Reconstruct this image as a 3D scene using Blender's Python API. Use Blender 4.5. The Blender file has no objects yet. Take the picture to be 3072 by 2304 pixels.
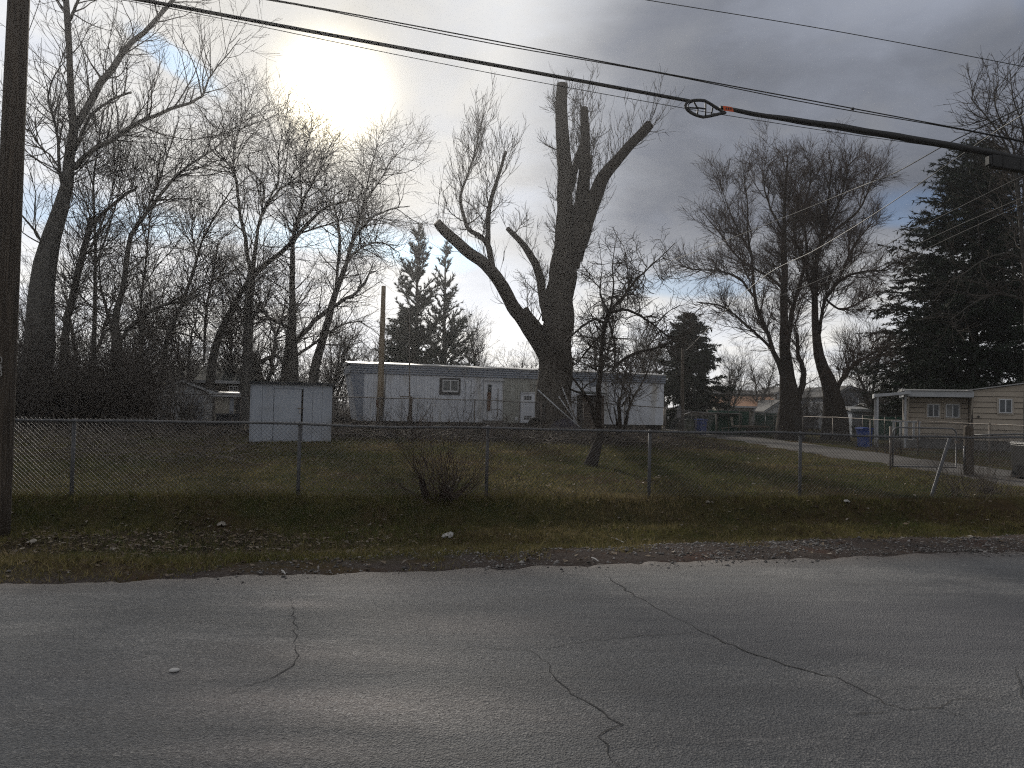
import bpy, math, random
import numpy as np
from mathutils import Vector, Matrix

random.seed(7)
RNG = np.random.default_rng(11)
scene = bpy.context.scene
COL = scene.collection
rad = math.radians

# ------------------------------------------------------------------ camera
F_PX, W_PX, H_PX = 2200.0, 3072.0, 2304.0        # focal length measured on a 3072 x 2304 frame
CAM_H, PITCH, ROLL = 1.59, rad(1.64), rad(1.32)
cam_data = bpy.data.cameras.new('camera')
cam_data.sensor_width = 36.0
cam_data.lens = 36.0 * F_PX / W_PX
cam_data.clip_start = 0.05
cam_data.clip_end = 3000
cam = bpy.data.objects.new('camera', cam_data)
CAMROT = Matrix.Rotation(math.pi / 2 + PITCH, 3, 'X') @ Matrix.Rotation(ROLL, 3, 'Z')
cam.matrix_world = Matrix.Translation((0, 0, CAM_H)) @ CAMROT.to_4x4()
COL.objects.link(cam)
scene.camera = cam

# ------------------------------------------------------------------ sky and sun
SUN_AZ, SUN_EL = rad(-14.4), rad(22.3)           # azimuth from +Y towards +X
SUN_DIR = Vector((math.sin(SUN_AZ) * math.cos(SUN_EL), math.cos(SUN_AZ) * math.cos(SUN_EL), math.sin(SUN_EL)))
sun_data = bpy.data.lights.new('sun', 'SUN')
sun_data.energy = 3.6
sun_data.angle = rad(1.6)
sun_data.color = (1.0, 0.93, 0.82)
sun = bpy.data.objects.new('sun', sun_data)
sun.rotation_euler = (-SUN_DIR).to_track_quat('-Z', 'Y').to_euler()
COL.objects.link(sun)


class E:
    """Small expression builder over shader math nodes."""
    def __init__(self, nt, s): self.nt, self.s = nt, s
    def _op(self, op, other=None, swap=False, third=None):
        n = self.nt.nodes.new('ShaderNodeMath'); n.operation = op
        args = [self, other] if not swap else [other, self]
        if third is not None: args.append(third)
        for i, a in enumerate(args):
            if a is None: continue
            if isinstance(a, E): self.nt.links.new(a.s, n.inputs[i])
            else: n.inputs[i].default_value = float(a)
        return E(self.nt, n.outputs[0])
    def __add__(self, o): return self._op('ADD', o)
    __radd__ = __add__
    def __sub__(self, o): return self._op('SUBTRACT', o)
    def __rsub__(self, o): return self._op('SUBTRACT', o, True)
    def __mul__(self, o): return self._op('MULTIPLY', o)
    __rmul__ = __mul__
    def __truediv__(self, o): return self._op('DIVIDE', o)
    def __rtruediv__(self, o): return self._op('DIVIDE', o, True)
    def exp(self): return self._op('EXPONENT')
    def max(self, o): return self._op('MAXIMUM', o)
    def min(self, o): return self._op('MINIMUM', o)
    def f(self, op, o=None): return self._op(op, o)
    def ss(self, a, b, lo=0.0, hi=1.0):
        n = self.nt.nodes.new('ShaderNodeMapRange'); n.interpolation_type = 'SMOOTHSTEP'
        for i, v in enumerate((a, b, lo, hi)): n.inputs[i + 1].default_value = v
        self.nt.links.new(self.s, n.inputs[0])
        return E(self.nt, n.outputs[0])


def xyz(nt, sock):
    n = nt.nodes.new('ShaderNodeSeparateXYZ'); nt.links.new(sock, n.inputs[0])
    return [E(nt, o) for o in n.outputs]


def comb(nt, x, y, z):
    n = nt.nodes.new('ShaderNodeCombineXYZ')
    for i, a in enumerate((x, y, z)):
        if isinstance(a, E): nt.links.new(a.s, n.inputs[i])
        else: n.inputs[i].default_value = a
    return n.outputs[0]


def noise(nt, vec, scale, detail=4, rough=0.55, dist=0.0):
    n = nt.nodes.new('ShaderNodeTexNoise')
    n.inputs['Scale'].default_value = scale
    n.inputs['Detail'].default_value = detail
    n.inputs['Roughness'].default_value = rough
    n.inputs['Distortion'].default_value = dist
    if vec is not None: nt.links.new(vec, n.inputs['Vector'])
    return E(nt, n.outputs[0])


def mixc(nt, fac, a, b):
    n = nt.nodes.new('ShaderNodeMix'); n.data_type = 'RGBA'
    if isinstance(fac, E): nt.links.new(fac.s, n.inputs[0])
    else: n.inputs[0].default_value = fac
    for i, c in ((6, a), (7, b)):
        if isinstance(c, (tuple, list)): n.inputs[i].default_value = (*c[:3], 1.0)
        else: nt.links.new(c, n.inputs[i])
    return n.outputs[2]


def scalec(nt, col, k):
    n = nt.nodes.new('ShaderNodeVectorMath'); n.operation = 'SCALE'
    if isinstance(col, (tuple, list)): n.inputs[0].default_value = col[:3]
    else: nt.links.new(col, n.inputs[0])
    if isinstance(k, E): nt.links.new(k.s, n.inputs[3])
    else: n.inputs[3].default_value = k
    return n.outputs[0]


def addc(nt, a, b):
    n = nt.nodes.new('ShaderNodeVectorMath'); n.operation = 'ADD'
    for i, c in enumerate((a, b)): nt.links.new(c, n.inputs[i])
    return n.outputs[0]


world = bpy.data.worlds.new('World')
scene.world = world
world.use_nodes = True
world.cycles.sampling_method = 'NONE'
wt = world.node_tree
wt.nodes.clear()
wout = wt.nodes.new('ShaderNodeOutputWorld')
wbg = wt.nodes.new('ShaderNodeBackground')
wbg.inputs[1].default_value = 0.10
wt.links.new(wbg.outputs[0], wout.inputs[0])
sky = wt.nodes.new('ShaderNodeTexSky')
sky.sky_type = 'NISHITA'
sky.sun_disc = False
sky.sun_elevation = SUN_EL
sky.sun_rotation = SUN_AZ
tc = wt.nodes.new('ShaderNodeTexCoord')
vx, vy, vz = xyz(wt, tc.outputs['Generated'])
up = vz.max(0.0)
az = vx.f('ARCTAN2', vy) * (180 / math.pi)       # degrees, 0 = straight ahead
el = up.min(1.0).f('ARCSINE') * (180 / math.pi)
cd = (vx * SUN_DIR.x + vy * SUN_DIR.y + vz * SUN_DIR.z).min(1.0).max(-1.0)
ang = cd.f('ARCCOSINE') * (180 / math.pi)        # degrees from the sun
pv = comb(wt, vx / (up + 0.22), vy / (up + 0.22), 0.0)
n_big = noise(wt, pv, 0.9, 3, 0.5, 0.4)
n_mid = noise(wt, pv, 2.1, 6, 0.58, 0.35)
n_warp = noise(wt, pv, 3.2, 4, 0.6, 0.0)
n_fine = noise(wt, pv, 5.5, 7, 0.6, 0.5)


def blob(a0, e0, ra, re, slope=0.0, soft=1.0, warp=1.6):
    da = (az - a0) / ra
    de = (el - e0 - (az - a0) * slope) / re
    q = (da * da + de * de).f('SQRT') + (n_warp - 0.5) * warp
    return 1.0 - q.ss(1.0 - 0.6 * soft, 1.0 + 0.9 * soft)


# cover of cloud: nearly closed, torn open in a few places
holes = blob(-25.5, 22.8, 2.6, 0.8, -0.45, 0.6) * 0.8
holes = holes.max(blob(-6.3, 11.6, 3.4, 1.1, 0.05, 0.6) * 0.9)
holes = holes.max(blob(-14.5, 12.2, 7.0, 0.9, 0.0, 0.7) * 0.55)
holes = holes.max(blob(-30.0, 12.0, 6.5, 1.1, 0.0, 0.8) * 0.6)
holes = holes.max(blob(14.0, 9.2, 4.0, 0.8, 0.0, 0.7) * 0.5)
holes = holes.max(blob(38.0, 27.0, 2.0, 4.0, 0.2, 0.9) * 0.4)
holes = holes.max(1.0 - n_big.ss(0.27, 0.36))
cover = 1.0 - holes
# thickness of the cloud: a heavy bank to the right of the sun, thin veil around and left of it
edge = az + (n_mid - 0.5) * 20.0 + (n_big - 0.5) * 14.0 - (el - 20.0) * 0.22
bank = edge.ss(-4.0, 12.0) * ang.ss(6.5, 15.0) * el.ss(5.0, 15.0) * (1.0 - az.ss(65.0, 130.0))
bank = (bank + (n_fine - 0.5) * 0.5 * el.ss(3.0, 12.0)).max(0.0).min(1.0)
veil_far = (1.0 - ang.ss(12.0, 80.0))
glow = (ang * ang * (-1.0 / (2.45 ** 2))).exp() * 55.0 + (ang * (-1.0 / 6.5)).exp() * 2.8
lum_thin = (4.4 + veil_far * 4.6) * ang.ss(3.0, 22.0, 0.56, 1.0) + (n_mid - 0.5) * 4.2 * ang.ss(4.0, 14.0) + (n_fine - 0.5) * 2.6
lum_thick = 1.55 + n_big * 0.9 + (n_mid - 0.5) * 2.2 + (n_fine - 0.5) * 1.7 + blob(27.0, 28.0, 9.0, 2.6, 0.05, 1.0) * 1.3
low = (1.0 - el.ss(1.0, 14.0)) * 2.0 * (1.0 - ang.ss(25.0, 110.0, 0.0, 0.65)) * (0.55 + n_mid * 0.9)
c_thin = scalec(wt, mixc(wt, n_mid.ss(0.35, 0.65), (0.90, 0.95, 1.05), (1.0, 0.99, 0.965)), lum_thin * (1.0 - bank))
c_thick = scalec(wt, (0.88, 0.96, 1.16), lum_thick * bank)
c_low = scalec(wt, (1.05, 1.0, 0.88), low)
c_glow = scalec(wt, (1.0, 0.86, 0.55), glow * (1.0 - bank * 0.75))
c_cloud = addc(wt, addc(wt, c_thin, c_thick), addc(wt, c_low, c_glow))
tint = wt.nodes.new('ShaderNodeVectorMath'); tint.operation = 'MULTIPLY'; tint.inputs[1].default_value = (0.36, 0.55, 0.80)
wt.links.new(sky.outputs[0], tint.inputs[0])
c_sky = addc(wt, tint.outputs[0], scalec(wt, c_glow, 0.35))
wt.links.new(mixc(wt, cover, c_sky, c_cloud), wbg.inputs[0])

scene.view_settings.view_transform = 'Standard'
scene.view_settings.look = 'None'
scene.view_settings.exposure = 0.0
scene.view_settings.gamma = 1.0
scene.view_settings.use_curve_mapping = False
scene.render.engine = 'CYCLES'
scene.cycles.max_bounces = 4
scene.cycles.diffuse_bounces = 2
scene.cycles.glossy_bounces = 2
scene.cycles.volume_bounces = 0
scene.cycles.use_denoising = False
scene.cycles.pixel_filter_type = 'BLACKMAN_HARRIS'
scene.cycles.filter_width = 1.15
scene.cycles.use_adaptive_sampling = True
scene.cycles.adaptive_threshold = 0.008
scene.cycles.transparent_max_bounces = 8
scene.cycles.sample_clamp_indirect = 3.0
scene.cycles.sample_clamp_direct = 8.0


# ------------------------------------------------------------------ measuring helpers
def ray(px, py):
    v = Vector(((px - W_PX / 2) / F_PX, (H_PX / 2 - py) / F_PX, -1.0))
    return CAMROT @ v


def at(px, py, Y):
    """Point seen at (px, py) that stands Y metres ahead of the camera."""
    r = ray(px, py)
    return Vector((0, 0, CAM_H)) + r * (Y / r.y)


def sstep(a, b, x):
    t = np.clip((np.asarray(x, float) - a) / (b - a), 0, 1)
    return t * t * (3 - 2 * t)


def vnoise(x, y, scale, seed=0):
    """smooth value noise 0..1 on arrays"""
    x = np.asarray(x, float) * scale; y = np.asarray(y, float) * scale
    xi = np.floor(x).astype(np.int64); yi = np.floor(y).astype(np.int64)
    xf = x - xi; yf = y - yi
    u = xf * xf * (3 - 2 * xf); v = yf * yf * (3 - 2 * yf)
    def h(a, b):
        n = (a * 374761393 + b * 668265263 + seed * 982451653) & 0x7fffffff
        n = ((n ^ (n >> 13)) * 1274126177) & 0x7fffffff
        return ((n ^ (n >> 16)) & 0xffff) / 65535.0
    return (h(xi, yi) * (1 - u) + h(xi + 1, yi) * u) * (1 - v) + (h(xi, yi + 1) * (1 - u) + h(xi + 1, yi + 1) * u) * v


def fbm(x, y, scale, seed=0, octv=4):
    t = 0; a = 0.5; s = 0
    for i in range(octv):
        t = t + a * vnoise(x, y, scale * 2 ** i, seed + i * 17); s += a; a *= 0.5
    return t / s


def road_edge(X):            # Y of the far edge of the road
    X = np.asarray(X, float)
    return 7.35 + 0.25 * X + 0.14 * (vnoise(X, X * 0, 0.8, 3) - 0.5) + 0.08 * (vnoise(X, X * 0, 2.6, 5) - 0.5) + 0.09 * (vnoise(X, X * 0, 7.3, 6) - 0.5)


def fence_y(X): return 12.75 + 0.17 * np.asarray(X, float)


def zg(X, Y):
    """height of the ground"""
    X = np.asarray(X, float); Y = np.asarray(Y, float)
    s = Y - (7.35 + 0.25 * X)
    f = Y - fence_y(X)
    ditch = -0.33 * sstep(0.5, 3.0, s) * (1 - sstep(-1.05, -0.12, f))
    z = -0.022 + ditch * (1 - sstep(9, 14, X) * 0.6)
    z = np.where(s < 0, -0.06, z)
    rise = 0.45 * sstep(14, 32, Y) * (1 - sstep(4, 13, X))
    z = z + rise - 0.06 * sstep(8, 14, X) * sstep(14, 22, Y) * (1 - sstep(45, 60, Y))
    bump = (fbm(X, Y, 0.9, 21) - 0.5) * 0.10 + (fbm(X, Y, 3.5, 31, 3) - 0.5) * 0.05
    return z + bump * sstep(0.15, 1.0, s) * (1 - sstep(60, 90, Y))


def zgf(X, Y): return float(zg(np.array([X]), np.array([Y]))[0])


def ground_at(px, py, it=40):
    r = ray(px, py); z = 0.0; p = None
    for _ in range(it):
        t = (z - CAM_H) / r.z
        p = Vector((0, 0, CAM_H)) + r * t
        z = 0.5 * z + 0.5 * zgf(p.x, p.y)
    return p


def on_ground(px, Y):
    """foot of a thing standing Y ahead, seen in column px (near the horizon)"""
    p = at(px, 1290, Y)
    return Vector((p.x, Y, zgf(p.x, Y)))


# ------------------------------------------------------------------ materials
MATS = {}


def mat(name, col, col2=None, scale=3.0, rough=0.85, bump=0.0, bscale=30.0, metal=0.0, spec=0.3, stretch=(1, 1, 1),
        attr=False, transl=0.0, dist=0.01, col3=None, scale3=0.6):
    m = bpy.data.materials.new(name); m.use_nodes = True
    nt = m.node_tree; nt.nodes.clear()
    out = nt.nodes.new('ShaderNodeOutputMaterial')
    b = nt.nodes.new('ShaderNodeBsdfPrincipled')
    b.inputs['Roughness'].default_value = rough
    b.inputs['Metallic'].default_value = metal
    b.inputs['Specular IOR Level'].default_value = spec
    t = nt.nodes.new('ShaderNodeTexCoord')
    mp = nt.nodes.new('ShaderNodeMapping')
    mp.inputs['Scale'].default_value = stretch
    nt.links.new(t.outputs['Object'], mp.inputs['Vector'])
    v = mp.outputs[0]
    if attr:
        a = nt.nodes.new('ShaderNodeAttribute'); a.attribute_name = 'tint'
        c = a.outputs['Color']
    else:
        c2 = col2 or tuple(x * 0.75 for x in col)
        c = mixc(nt, noise(nt, v, scale, 5, 0.6).ss(0.3, 0.7), col, c2)
        if col3: c = mixc(nt, noise(nt, v, scale3, 5, 0.65).ss(0.5, 0.72), c, col3)
    nt.links.new(c, b.inputs['Base Color'])
    if bump > 0:
        bp = nt.nodes.new('ShaderNodeBump')
        bp.inputs['Strength'].default_value = bump
        bp.inputs['Distance'].default_value = dist
        nt.links.new(noise(nt, v, bscale, 4, 0.6).s, bp.inputs['Height'])
        nt.links.new(bp.outputs[0], b.inputs['Normal'])
    sh = b.outputs[0]
    if transl > 0:
        tr = nt.nodes.new('ShaderNodeBsdfTranslucent'); nt.links.new(c, tr.inputs[0])
        mx = nt.nodes.new('ShaderNodeMixShader'); mx.inputs[0].default_value = transl
        nt.links.new(sh, mx.inputs[1]); nt.links.new(tr.outputs[0], mx.inputs[2]); sh = mx.outputs[0]
    nt.links.new(sh, out.inputs[0])
    MATS[name] = m
    return m


def glass_mat(name, col=(0.03, 0.035, 0.04)):
    m = bpy.data.materials.new(name); m.use_nodes = True
    b = m.node_tree.nodes['Principled BSDF']
    nt = m.node_tree
    t = nt.nodes.new('ShaderNodeTexCoord')
    nt.links.new(mixc(nt, noise(nt, t.outputs['Object'], 2.5, 2).ss(0.35, 0.65), col, tuple(x * 2.2 for x in col)), b.inputs['Base Color'])
    b.inputs['Roughness'].default_value = 0.12
    b.inputs['Specular IOR Level'].default_value = 0.6
    MATS[name] = m
    return m


mat('bark_grey', (0.13, 0.123, 0.113), (0.075, 0.070, 0.064), 6, 0.95, 0.9, 9, stretch=(3, 3, 0.6), dist=0.05, spec=0.1)
mat('bark_cottonwood', (0.105, 0.092, 0.078), (0.045, 0.038, 0.033), 5, 0.95, 1.0, 6, stretch=(3.2, 3.2, 0.42), dist=0.10, spec=0.1)
mat('bark_dark', (0.055, 0.045, 0.038), (0.030, 0.025, 0.022), 6, 0.95, 0.8, 10, stretch=(3, 3, 0.7), dist=0.04, spec=0.1)
mat('twig', (0.095, 0.082, 0.072), (0.060, 0.051, 0.045), 2, 0.9, spec=0.15)
mat('twig_red', (0.095, 0.068, 0.056), (0.062, 0.046, 0.040), 2, 0.9, spec=0.15)
mat('twig_pale', (0.15, 0.125, 0.10), (0.09, 0.072, 0.06), 2, 0.85, spec=0.2)
mat('cut_wood', (0.20, 0.155, 0.11), (0.12, 0.09, 0.065), 6, 0.9, 0.3, 40)
mat('needles', (0.020, 0.034, 0.018), (0.011, 0.020, 0.011), 1.2, 0.8, spec=0.2)
mat('needles_pine', (0.050, 0.066, 0.048), (0.032, 0.044, 0.032), 1.2, 0.8, spec=0.2)
mat('pole_wood', (0.135, 0.108, 0.084), (0.046, 0.037, 0.030), 9, 0.9, 1.0, 22, stretch=(5, 5, 0.12), dist=0.03)
mat('pole_wood_pale', (0.27, 0.215, 0.15), (0.18, 0.14, 0.097), 4, 0.85, 0.4, 14, stretch=(4, 4, 0.25), dist=0.02)
mat('galvanised', (0.15, 0.152, 0.16), (0.10, 0.10, 0.105), 7, 0.6, 0.15, 60, metal=0.3, spec=0.3)
mat('fence_wire', (0.20, 0.20, 0.21), (0.14, 0.135, 0.135), 7, 0.5, metal=0.7)
mat('old_steel', (0.20, 0.19, 0.18), (0.12, 0.09, 0.07), 5, 0.6, 0.2, 40, metal=0.6)
mat('black_cable', (0.012, 0.012, 0.013), (0.018, 0.018, 0.019), 8, 0.55, spec=0.4)
mat('wire_alu', (0.07, 0.07, 0.074), (0.05, 0.05, 0.053), 8, 0.75, metal=0.0, spec=0.15)
mat('orange_tag', (0.75, 0.12, 0.03), (0.6, 0.09, 0.02), 8, 0.6)
mat('white_paint', (0.62, 0.63, 0.65), (0.54, 0.55, 0.57), 1.5, 0.55, 0.05, 30, col3=(0.46, 0.45, 0.42))
mat('shed_white', (0.36, 0.39, 0.445), (0.31, 0.335, 0.385), 1.2, 0.5, 0.06, 12, col3=(0.28, 0.29, 0.31))
mat('trailer_white', (0.68, 0.71, 0.77), (0.58, 0.605, 0.66), 1.8, 0.6, 0.05, 20, stretch=(2.2, 2.2, 0.25), col3=(0.44, 0.425, 0.40))
mat('trailer_band', (0.235, 0.265, 0.325), (0.195, 0.22, 0.27), 1.3, 0.5, 0.05, 20, col3=(0.16, 0.17, 0.19))
mat('trailer_green_stain', (0.42, 0.43, 0.40), (0.33, 0.33, 0.30), 2.0, 0.6, stretch=(2, 2, 0.3), col3=(0.24, 0.18, 0.14))
mat('roof_metal', (0.40, 0.40, 0.40), (0.28, 0.275, 0.27), 2, 0.5, 0.3, 8, metal=0.3)
mat('dark_roof', (0.045, 0.052, 0.050), (0.030, 0.035, 0.033), 2, 0.9, 0.4, 30)
mat('dark_trim', (0.045, 0.047, 0.055), (0.03, 0.03, 0.036), 3, 0.7)
mat('dark_fill', (0.030, 0.025, 0.021), (0.018, 0.015, 0.013), 3, 1.0)  # dark tone painting shaded gaps, also hutch carcass and tyre rim
mat('tan_board', (0.42, 0.365, 0.30), (0.36, 0.31, 0.255), 1.5, 0.75, 0.1, 20, stretch=(1, 1, 1), col3=(0.31, 0.265, 0.22))
mat('tan_trim', (0.46, 0.41, 0.35), (0.39, 0.345, 0.295), 2, 0.7)
mat('fascia_grey', (0.44, 0.45, 0.47), (0.37, 0.38, 0.40), 1.5, 0.6)
mat('concrete', (0.20, 0.19, 0.18), (0.14, 0.133, 0.126), 3, 0.95, 0.4, 25, col3=(0.15, 0.14, 0.13))
mat('brown_wood', (0.075, 0.050, 0.035), (0.042, 0.029, 0.021), 3, 0.85, 0.4, 18, stretch=(2, 2, 0.3))
mat('blue_plastic', (0.010, 0.045, 0.22), (0.008, 0.036, 0.18), 3, 0.75, spec=0.2)
mat('black_plastic', (0.010, 0.010, 0.011), (0.016, 0.016, 0.017), 3, 0.5)
mat('green_screen', (0.025, 0.088, 0.062), (0.019, 0.067, 0.048), 0.9, 0.8, 0.1, 40)
mat('olive_plastic', (0.045, 0.055, 0.028), (0.035, 0.042, 0.022), 2, 0.6)
mat('orange_roof', (0.30, 0.155, 0.085), (0.23, 0.115, 0.062), 3, 0.9, 0.3, 20)
mat('grey_siding', (0.20, 0.21, 0.235), (0.165, 0.175, 0.20), 2, 0.8, 0.1, 20)
mat('cream_siding', (0.40, 0.37, 0.31), (0.33, 0.30, 0.25), 2, 0.8)
mat('brown_siding', (0.115, 0.10, 0.088), (0.085, 0.075, 0.066), 2, 0.85)  # house siding; also the dark backing that paints shade between tan boards
mat('grey_shingle', (0.090, 0.088, 0.088), (0.065, 0.063, 0.063), 3, 0.9, 0.4, 25)
mat('tyre_rubber', (0.014, 0.013, 0.013), (0.020, 0.019, 0.018), 4, 0.85)
mat('purple_tarp', (0.026, 0.022, 0.034), (0.016, 0.013, 0.022), 3, 0.7, 0.5, 8, dist=0.03)
mat('rust_brown', (0.14, 0.065, 0.035), (0.09, 0.045, 0.028), 5, 0.8)
mat('paper', (0.44, 0.43, 0.42), (0.36, 0.35, 0.34), 8, 0.9, 0.4, 30)
mat('dry_leaf', (0.28, 0.255, 0.22), (0.19, 0.17, 0.145), 12, 0.85, 0.3, 40)
mat('leaf_litter', (1, 1, 1), attr=True, rough=0.9, transl=0.10, spec=0.12)
mat('grass_blade', (1, 1, 1), attr=True, rough=0.85, transl=0.32, spec=0.15)
mat('stone', (1, 1, 1), attr=True, rough=0.9)
mat('crack_fill', (0.036, 0.035, 0.035), (0.060, 0.058, 0.057), 9, 1.0)
glass_mat('glass_dark')
glass_mat('glass_curtain', (0.10, 0.10, 0.10))


# ------------------------------------------------------------------ objects
def tag(o, label=None, cat=None, group=None, kind=None):
    if label: o['label'] = label
    if cat: o['category'] = cat
    if group: o['group'] = group
    if kind: o['kind'] = kind
    return o


def thing(name, loc, label, cat, group=None, rz=0.0):
    o = bpy.data.objects.new(name, None)
    o.empty_display_size = 0.2
    o.location = loc; o.rotation_euler = (0, 0, rz)
    COL.objects.link(o)
    return tag(o, label, cat, group)


def link_mesh(name, me, parent=None):
    o = bpy.data.objects.new(name, me)
    COL.objects.link(o)
    if parent is not None: o.parent = parent
    return o


def mesh_np(name, verts, faces, m, smooth=True, tint=None):
    """verts (n,3) array, faces list of arrays (k,3) / (k,4)"""
    me = bpy.data.meshes.new(name)
    faces = [f for f in faces if len(f)]
    me.vertices.add(len(verts)); me.vertices.foreach_set('co', np.asarray(verts, np.float32).ravel())
    nl = sum(f.size for f in faces); npoly = sum(len(f) for f in faces)
    me.loops.add(nl); me.loops.foreach_set('vertex_index', np.concatenate([f.ravel() for f in faces]).astype(np.int32))
    tot = np.concatenate([np.full(len(f), f.shape[1]) for f in faces]).astype(np.int32)
    st = np.concatenate([[0], np.cumsum(tot)[:-1]]).astype(np.int32)
    me.polygons.add(npoly)
    me.polygons.foreach_set('loop_start', st)
    me.polygons.foreach_set('loop_total', tot)
    if smooth: me.polygons.foreach_set('use_smooth', np.ones(npoly, bool))
    if tint is not None:
        a = me.color_attributes.new('tint', 'FLOAT_COLOR', 'POINT')
        c = np.ones((len(verts), 4), np.float32); c[:, :3] = tint
        a.data.foreach_set('color', c.ravel())
    me.update(calc_edges=True)
    me.materials.append(MATS[m])
    return me


class MB:
    """collects boxes, tubes and polygons into ONE mesh"""
    def __init__(self): self.v = []; self.f = []
    def poly(self, pts):
        n = len(self.v); self.v += [tuple(p) for p in pts]; self.f.append(tuple(range(n, n + len(pts)))); return self
    def hexa(self, b, t):
        n = len(self.v); self.v += [tuple(p) for p in b] + [tuple(p) for p in t]
        k = len(b)
        self.f.append(tuple(range(n + k - 1, n - 1, -1))); self.f.append(tuple(range(n + k, n + 2 * k)))
        for i in range(k):
            j = (i + 1) % k
            self.f.append((n + i, n + j, n + k + j, n + k + i))
        return self
    def box(self, x0, x1, y0, y1, z0, z1):
        return self.hexa([(x0, y0, z0), (x1, y0, z0), (x1, y1, z0), (x0, y1, z0)], [(x0, y0, z1), (x1, y0, z1), (x1, y1, z1), (x0, y1, z1)])
    def prism(self, prof, a0, a1, axis='x'):
        """closed profile extruded along an axis; profile in the other two coordinates"""
        if axis == 'x': g = lambda a, p: (a, p[0], p[1])
        elif axis == 'y': g = lambda a, p: (p[0], a, p[1])
        else: g = lambda a, p: (p[0], p[1], a)
        return self.hexa([g(a0, p) for p in prof], [g(a1, p) for p in prof])
    def tube(self, pts, r, sides=8, cap=True):
        P = [Vector(p) for p in pts]; n = len(self.v)
        R = r if isinstance(r, (list, tuple)) else [r] * len(P)
        T = [(P[min(i + 1, len(P) - 1)] - P[max(i - 1, 0)]).normalized() for i in range(len(P))]
        ref = Vector((0, 0, 1)) if abs(T[0].z) < 0.8 else Vector((1, 0, 0))
        n1 = T[0].cross(ref).normalized()
        for i, p in enumerate(P):
            n1 = (n1 - T[i] * n1.dot(T[i])).normalized()
            n2 = T[i].cross(n1)
            for k in range(sides):
                a = 2 * math.pi * k / sides
                self.v.append(tuple(p + (n1 * math.cos(a) + n2 * math.sin(a)) * R[i]))
        for i in range(len(P) - 1):
            for k in range(sides):
                j = (k + 1) % sides
                self.f.append((n + i * sides + k, n + i * sides + j, n + (i + 1) * sides + j, n + (i + 1) * sides + k))
        if cap:
            self.f.append(tuple(n + k for k in range(sides - 1, -1, -1)))
            m = n + (len(P) - 1) * sides
            self.f.append(tuple(m + k for k in range(sides)))
        return self
    def mesh(self, name, m, smooth=False):
        me = bpy.data.meshes.new(name); me.from_pydata(self.v, [], self.f); me.update()
        if smooth: me.polygons.foreach_set('use_smooth', [len(p.vertices) == 4 for p in me.polygons])
        me.materials.append(MATS[m]); return me
    def build(self, name, m, parent=None, smooth=False, bevel=0.0):
        o = link_mesh(name, self.mesh(name, m, smooth), parent)
        if bevel:
            b = o.modifiers.new('bevel', 'BEVEL'); b.width = bevel; b.segments = 2; b.limit_method = 'ANGLE'
        return o


class Frame:
    """a vertical plane: local x along the wall, local -y towards the viewer"""
    def __init__(self, a, b):
        self.o = Vector(a); d = Vector((b[0] - a[0], b[1] - a[1], 0)); self.len = d.length
        self.rz = math.atan2(d.y, d.x); self.x = d.normalized(); self.n = Vector((-self.x.y, self.x.x, 0))
    def hit(self, px, py, y=0.0):
        r = ray(px, py); c = Vector((0, 0, CAM_H))
        t = ((self.o + self.n * y - c).dot(self.n)) / r.dot(self.n)
        p = c + r * t - self.o
        return p.dot(self.x), p.z
    def s(self, px, py=1200, y=0.0): return self.hit(px, py, y)[0]
    def z(self, px, py, y=0.0): return self.hit(px, py, y)[1]


# ================================================================== the setting: ground, road, lane
def nodes_mat(name):
    m = bpy.data.materials.new(name); m.use_nodes = True
    nt = m.node_tree; nt.nodes.clear()
    out = nt.nodes.new('ShaderNodeOutputMaterial'); b = nt.nodes.new('ShaderNodeBsdfPrincipled')
    nt.links.new(b.outputs[0], out.inputs[0])
    t = nt.nodes.new('ShaderNodeTexCoord')
    MATS[name] = m
    return m, nt, b, t.outputs['Object']


def bump_to(nt, b, h, strength, dist):
    bp = nt.nodes.new('ShaderNodeBump'); bp.inputs['Strength'].default_value = strength; bp.inputs['Distance'].default_value = dist
    nt.links.new(h.s, bp.inputs['Height']); nt.links.new(bp.outputs[0], b.inputs['Normal'])


m, nt, b, v = nodes_mat('ground')
gx, gy, gz = xyz(nt, v)
s_ = gy - gx * 0.25 - 7.35
f_ = gy - gx * 0.17 - 12.75
n1 = noise(nt, v, 0.35, 5, 0.6); n2 = noise(nt, v, 1.6, 6, 0.65); n3 = noise(nt, v, 14.0, 6, 0.7); n4 = noise(nt, v, 60.0, 4, 0.7)
c = mixc(nt, n2.ss(0.35, 0.65), (0.038, 0.044, 0.018), (0.080, 0.069, 0.033))
c = mixc(nt, n1.ss(0.46, 0.62), c, (0.070, 0.050, 0.030))
c = mixc(nt, n3.ss(0.45, 0.7) * 0.6, c, (0.020, 0.018, 0.013))
c = mixc(nt, (n4.ss(0.6, 0.75)) * 0.5, c, (0.15, 0.125, 0.09))
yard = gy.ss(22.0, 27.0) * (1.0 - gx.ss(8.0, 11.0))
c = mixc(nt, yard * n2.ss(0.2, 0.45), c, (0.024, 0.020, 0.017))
leafy = (1.0 - ((gx + 4.4) * (gx + 4.4) * 0.12 + (gy - 9.5) * (gy - 9.5) * 0.42 + (n2 - 0.5) * 2.0).ss(0.3, 1.3))
c = mixc(nt, leafy * 0.85, c, (0.040, 0.034, 0.028))
sh = 1.0 - (s_ - gx.ss(-4.0, 6.0) * 1.9 + (n2 - 0.5) * 3.4 + (n3 - 0.5) * 1.2).ss(-0.3, 0.9)
grav = mixc(nt, n4.ss(0.35, 0.7), (0.050, 0.038, 0.033), (0.125, 0.112, 0.104))
grav = mixc(nt, n2.ss(0.5, 0.7), grav, (0.085, 0.055, 0.045))
c = mixc(nt, sh, c, grav)
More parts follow.
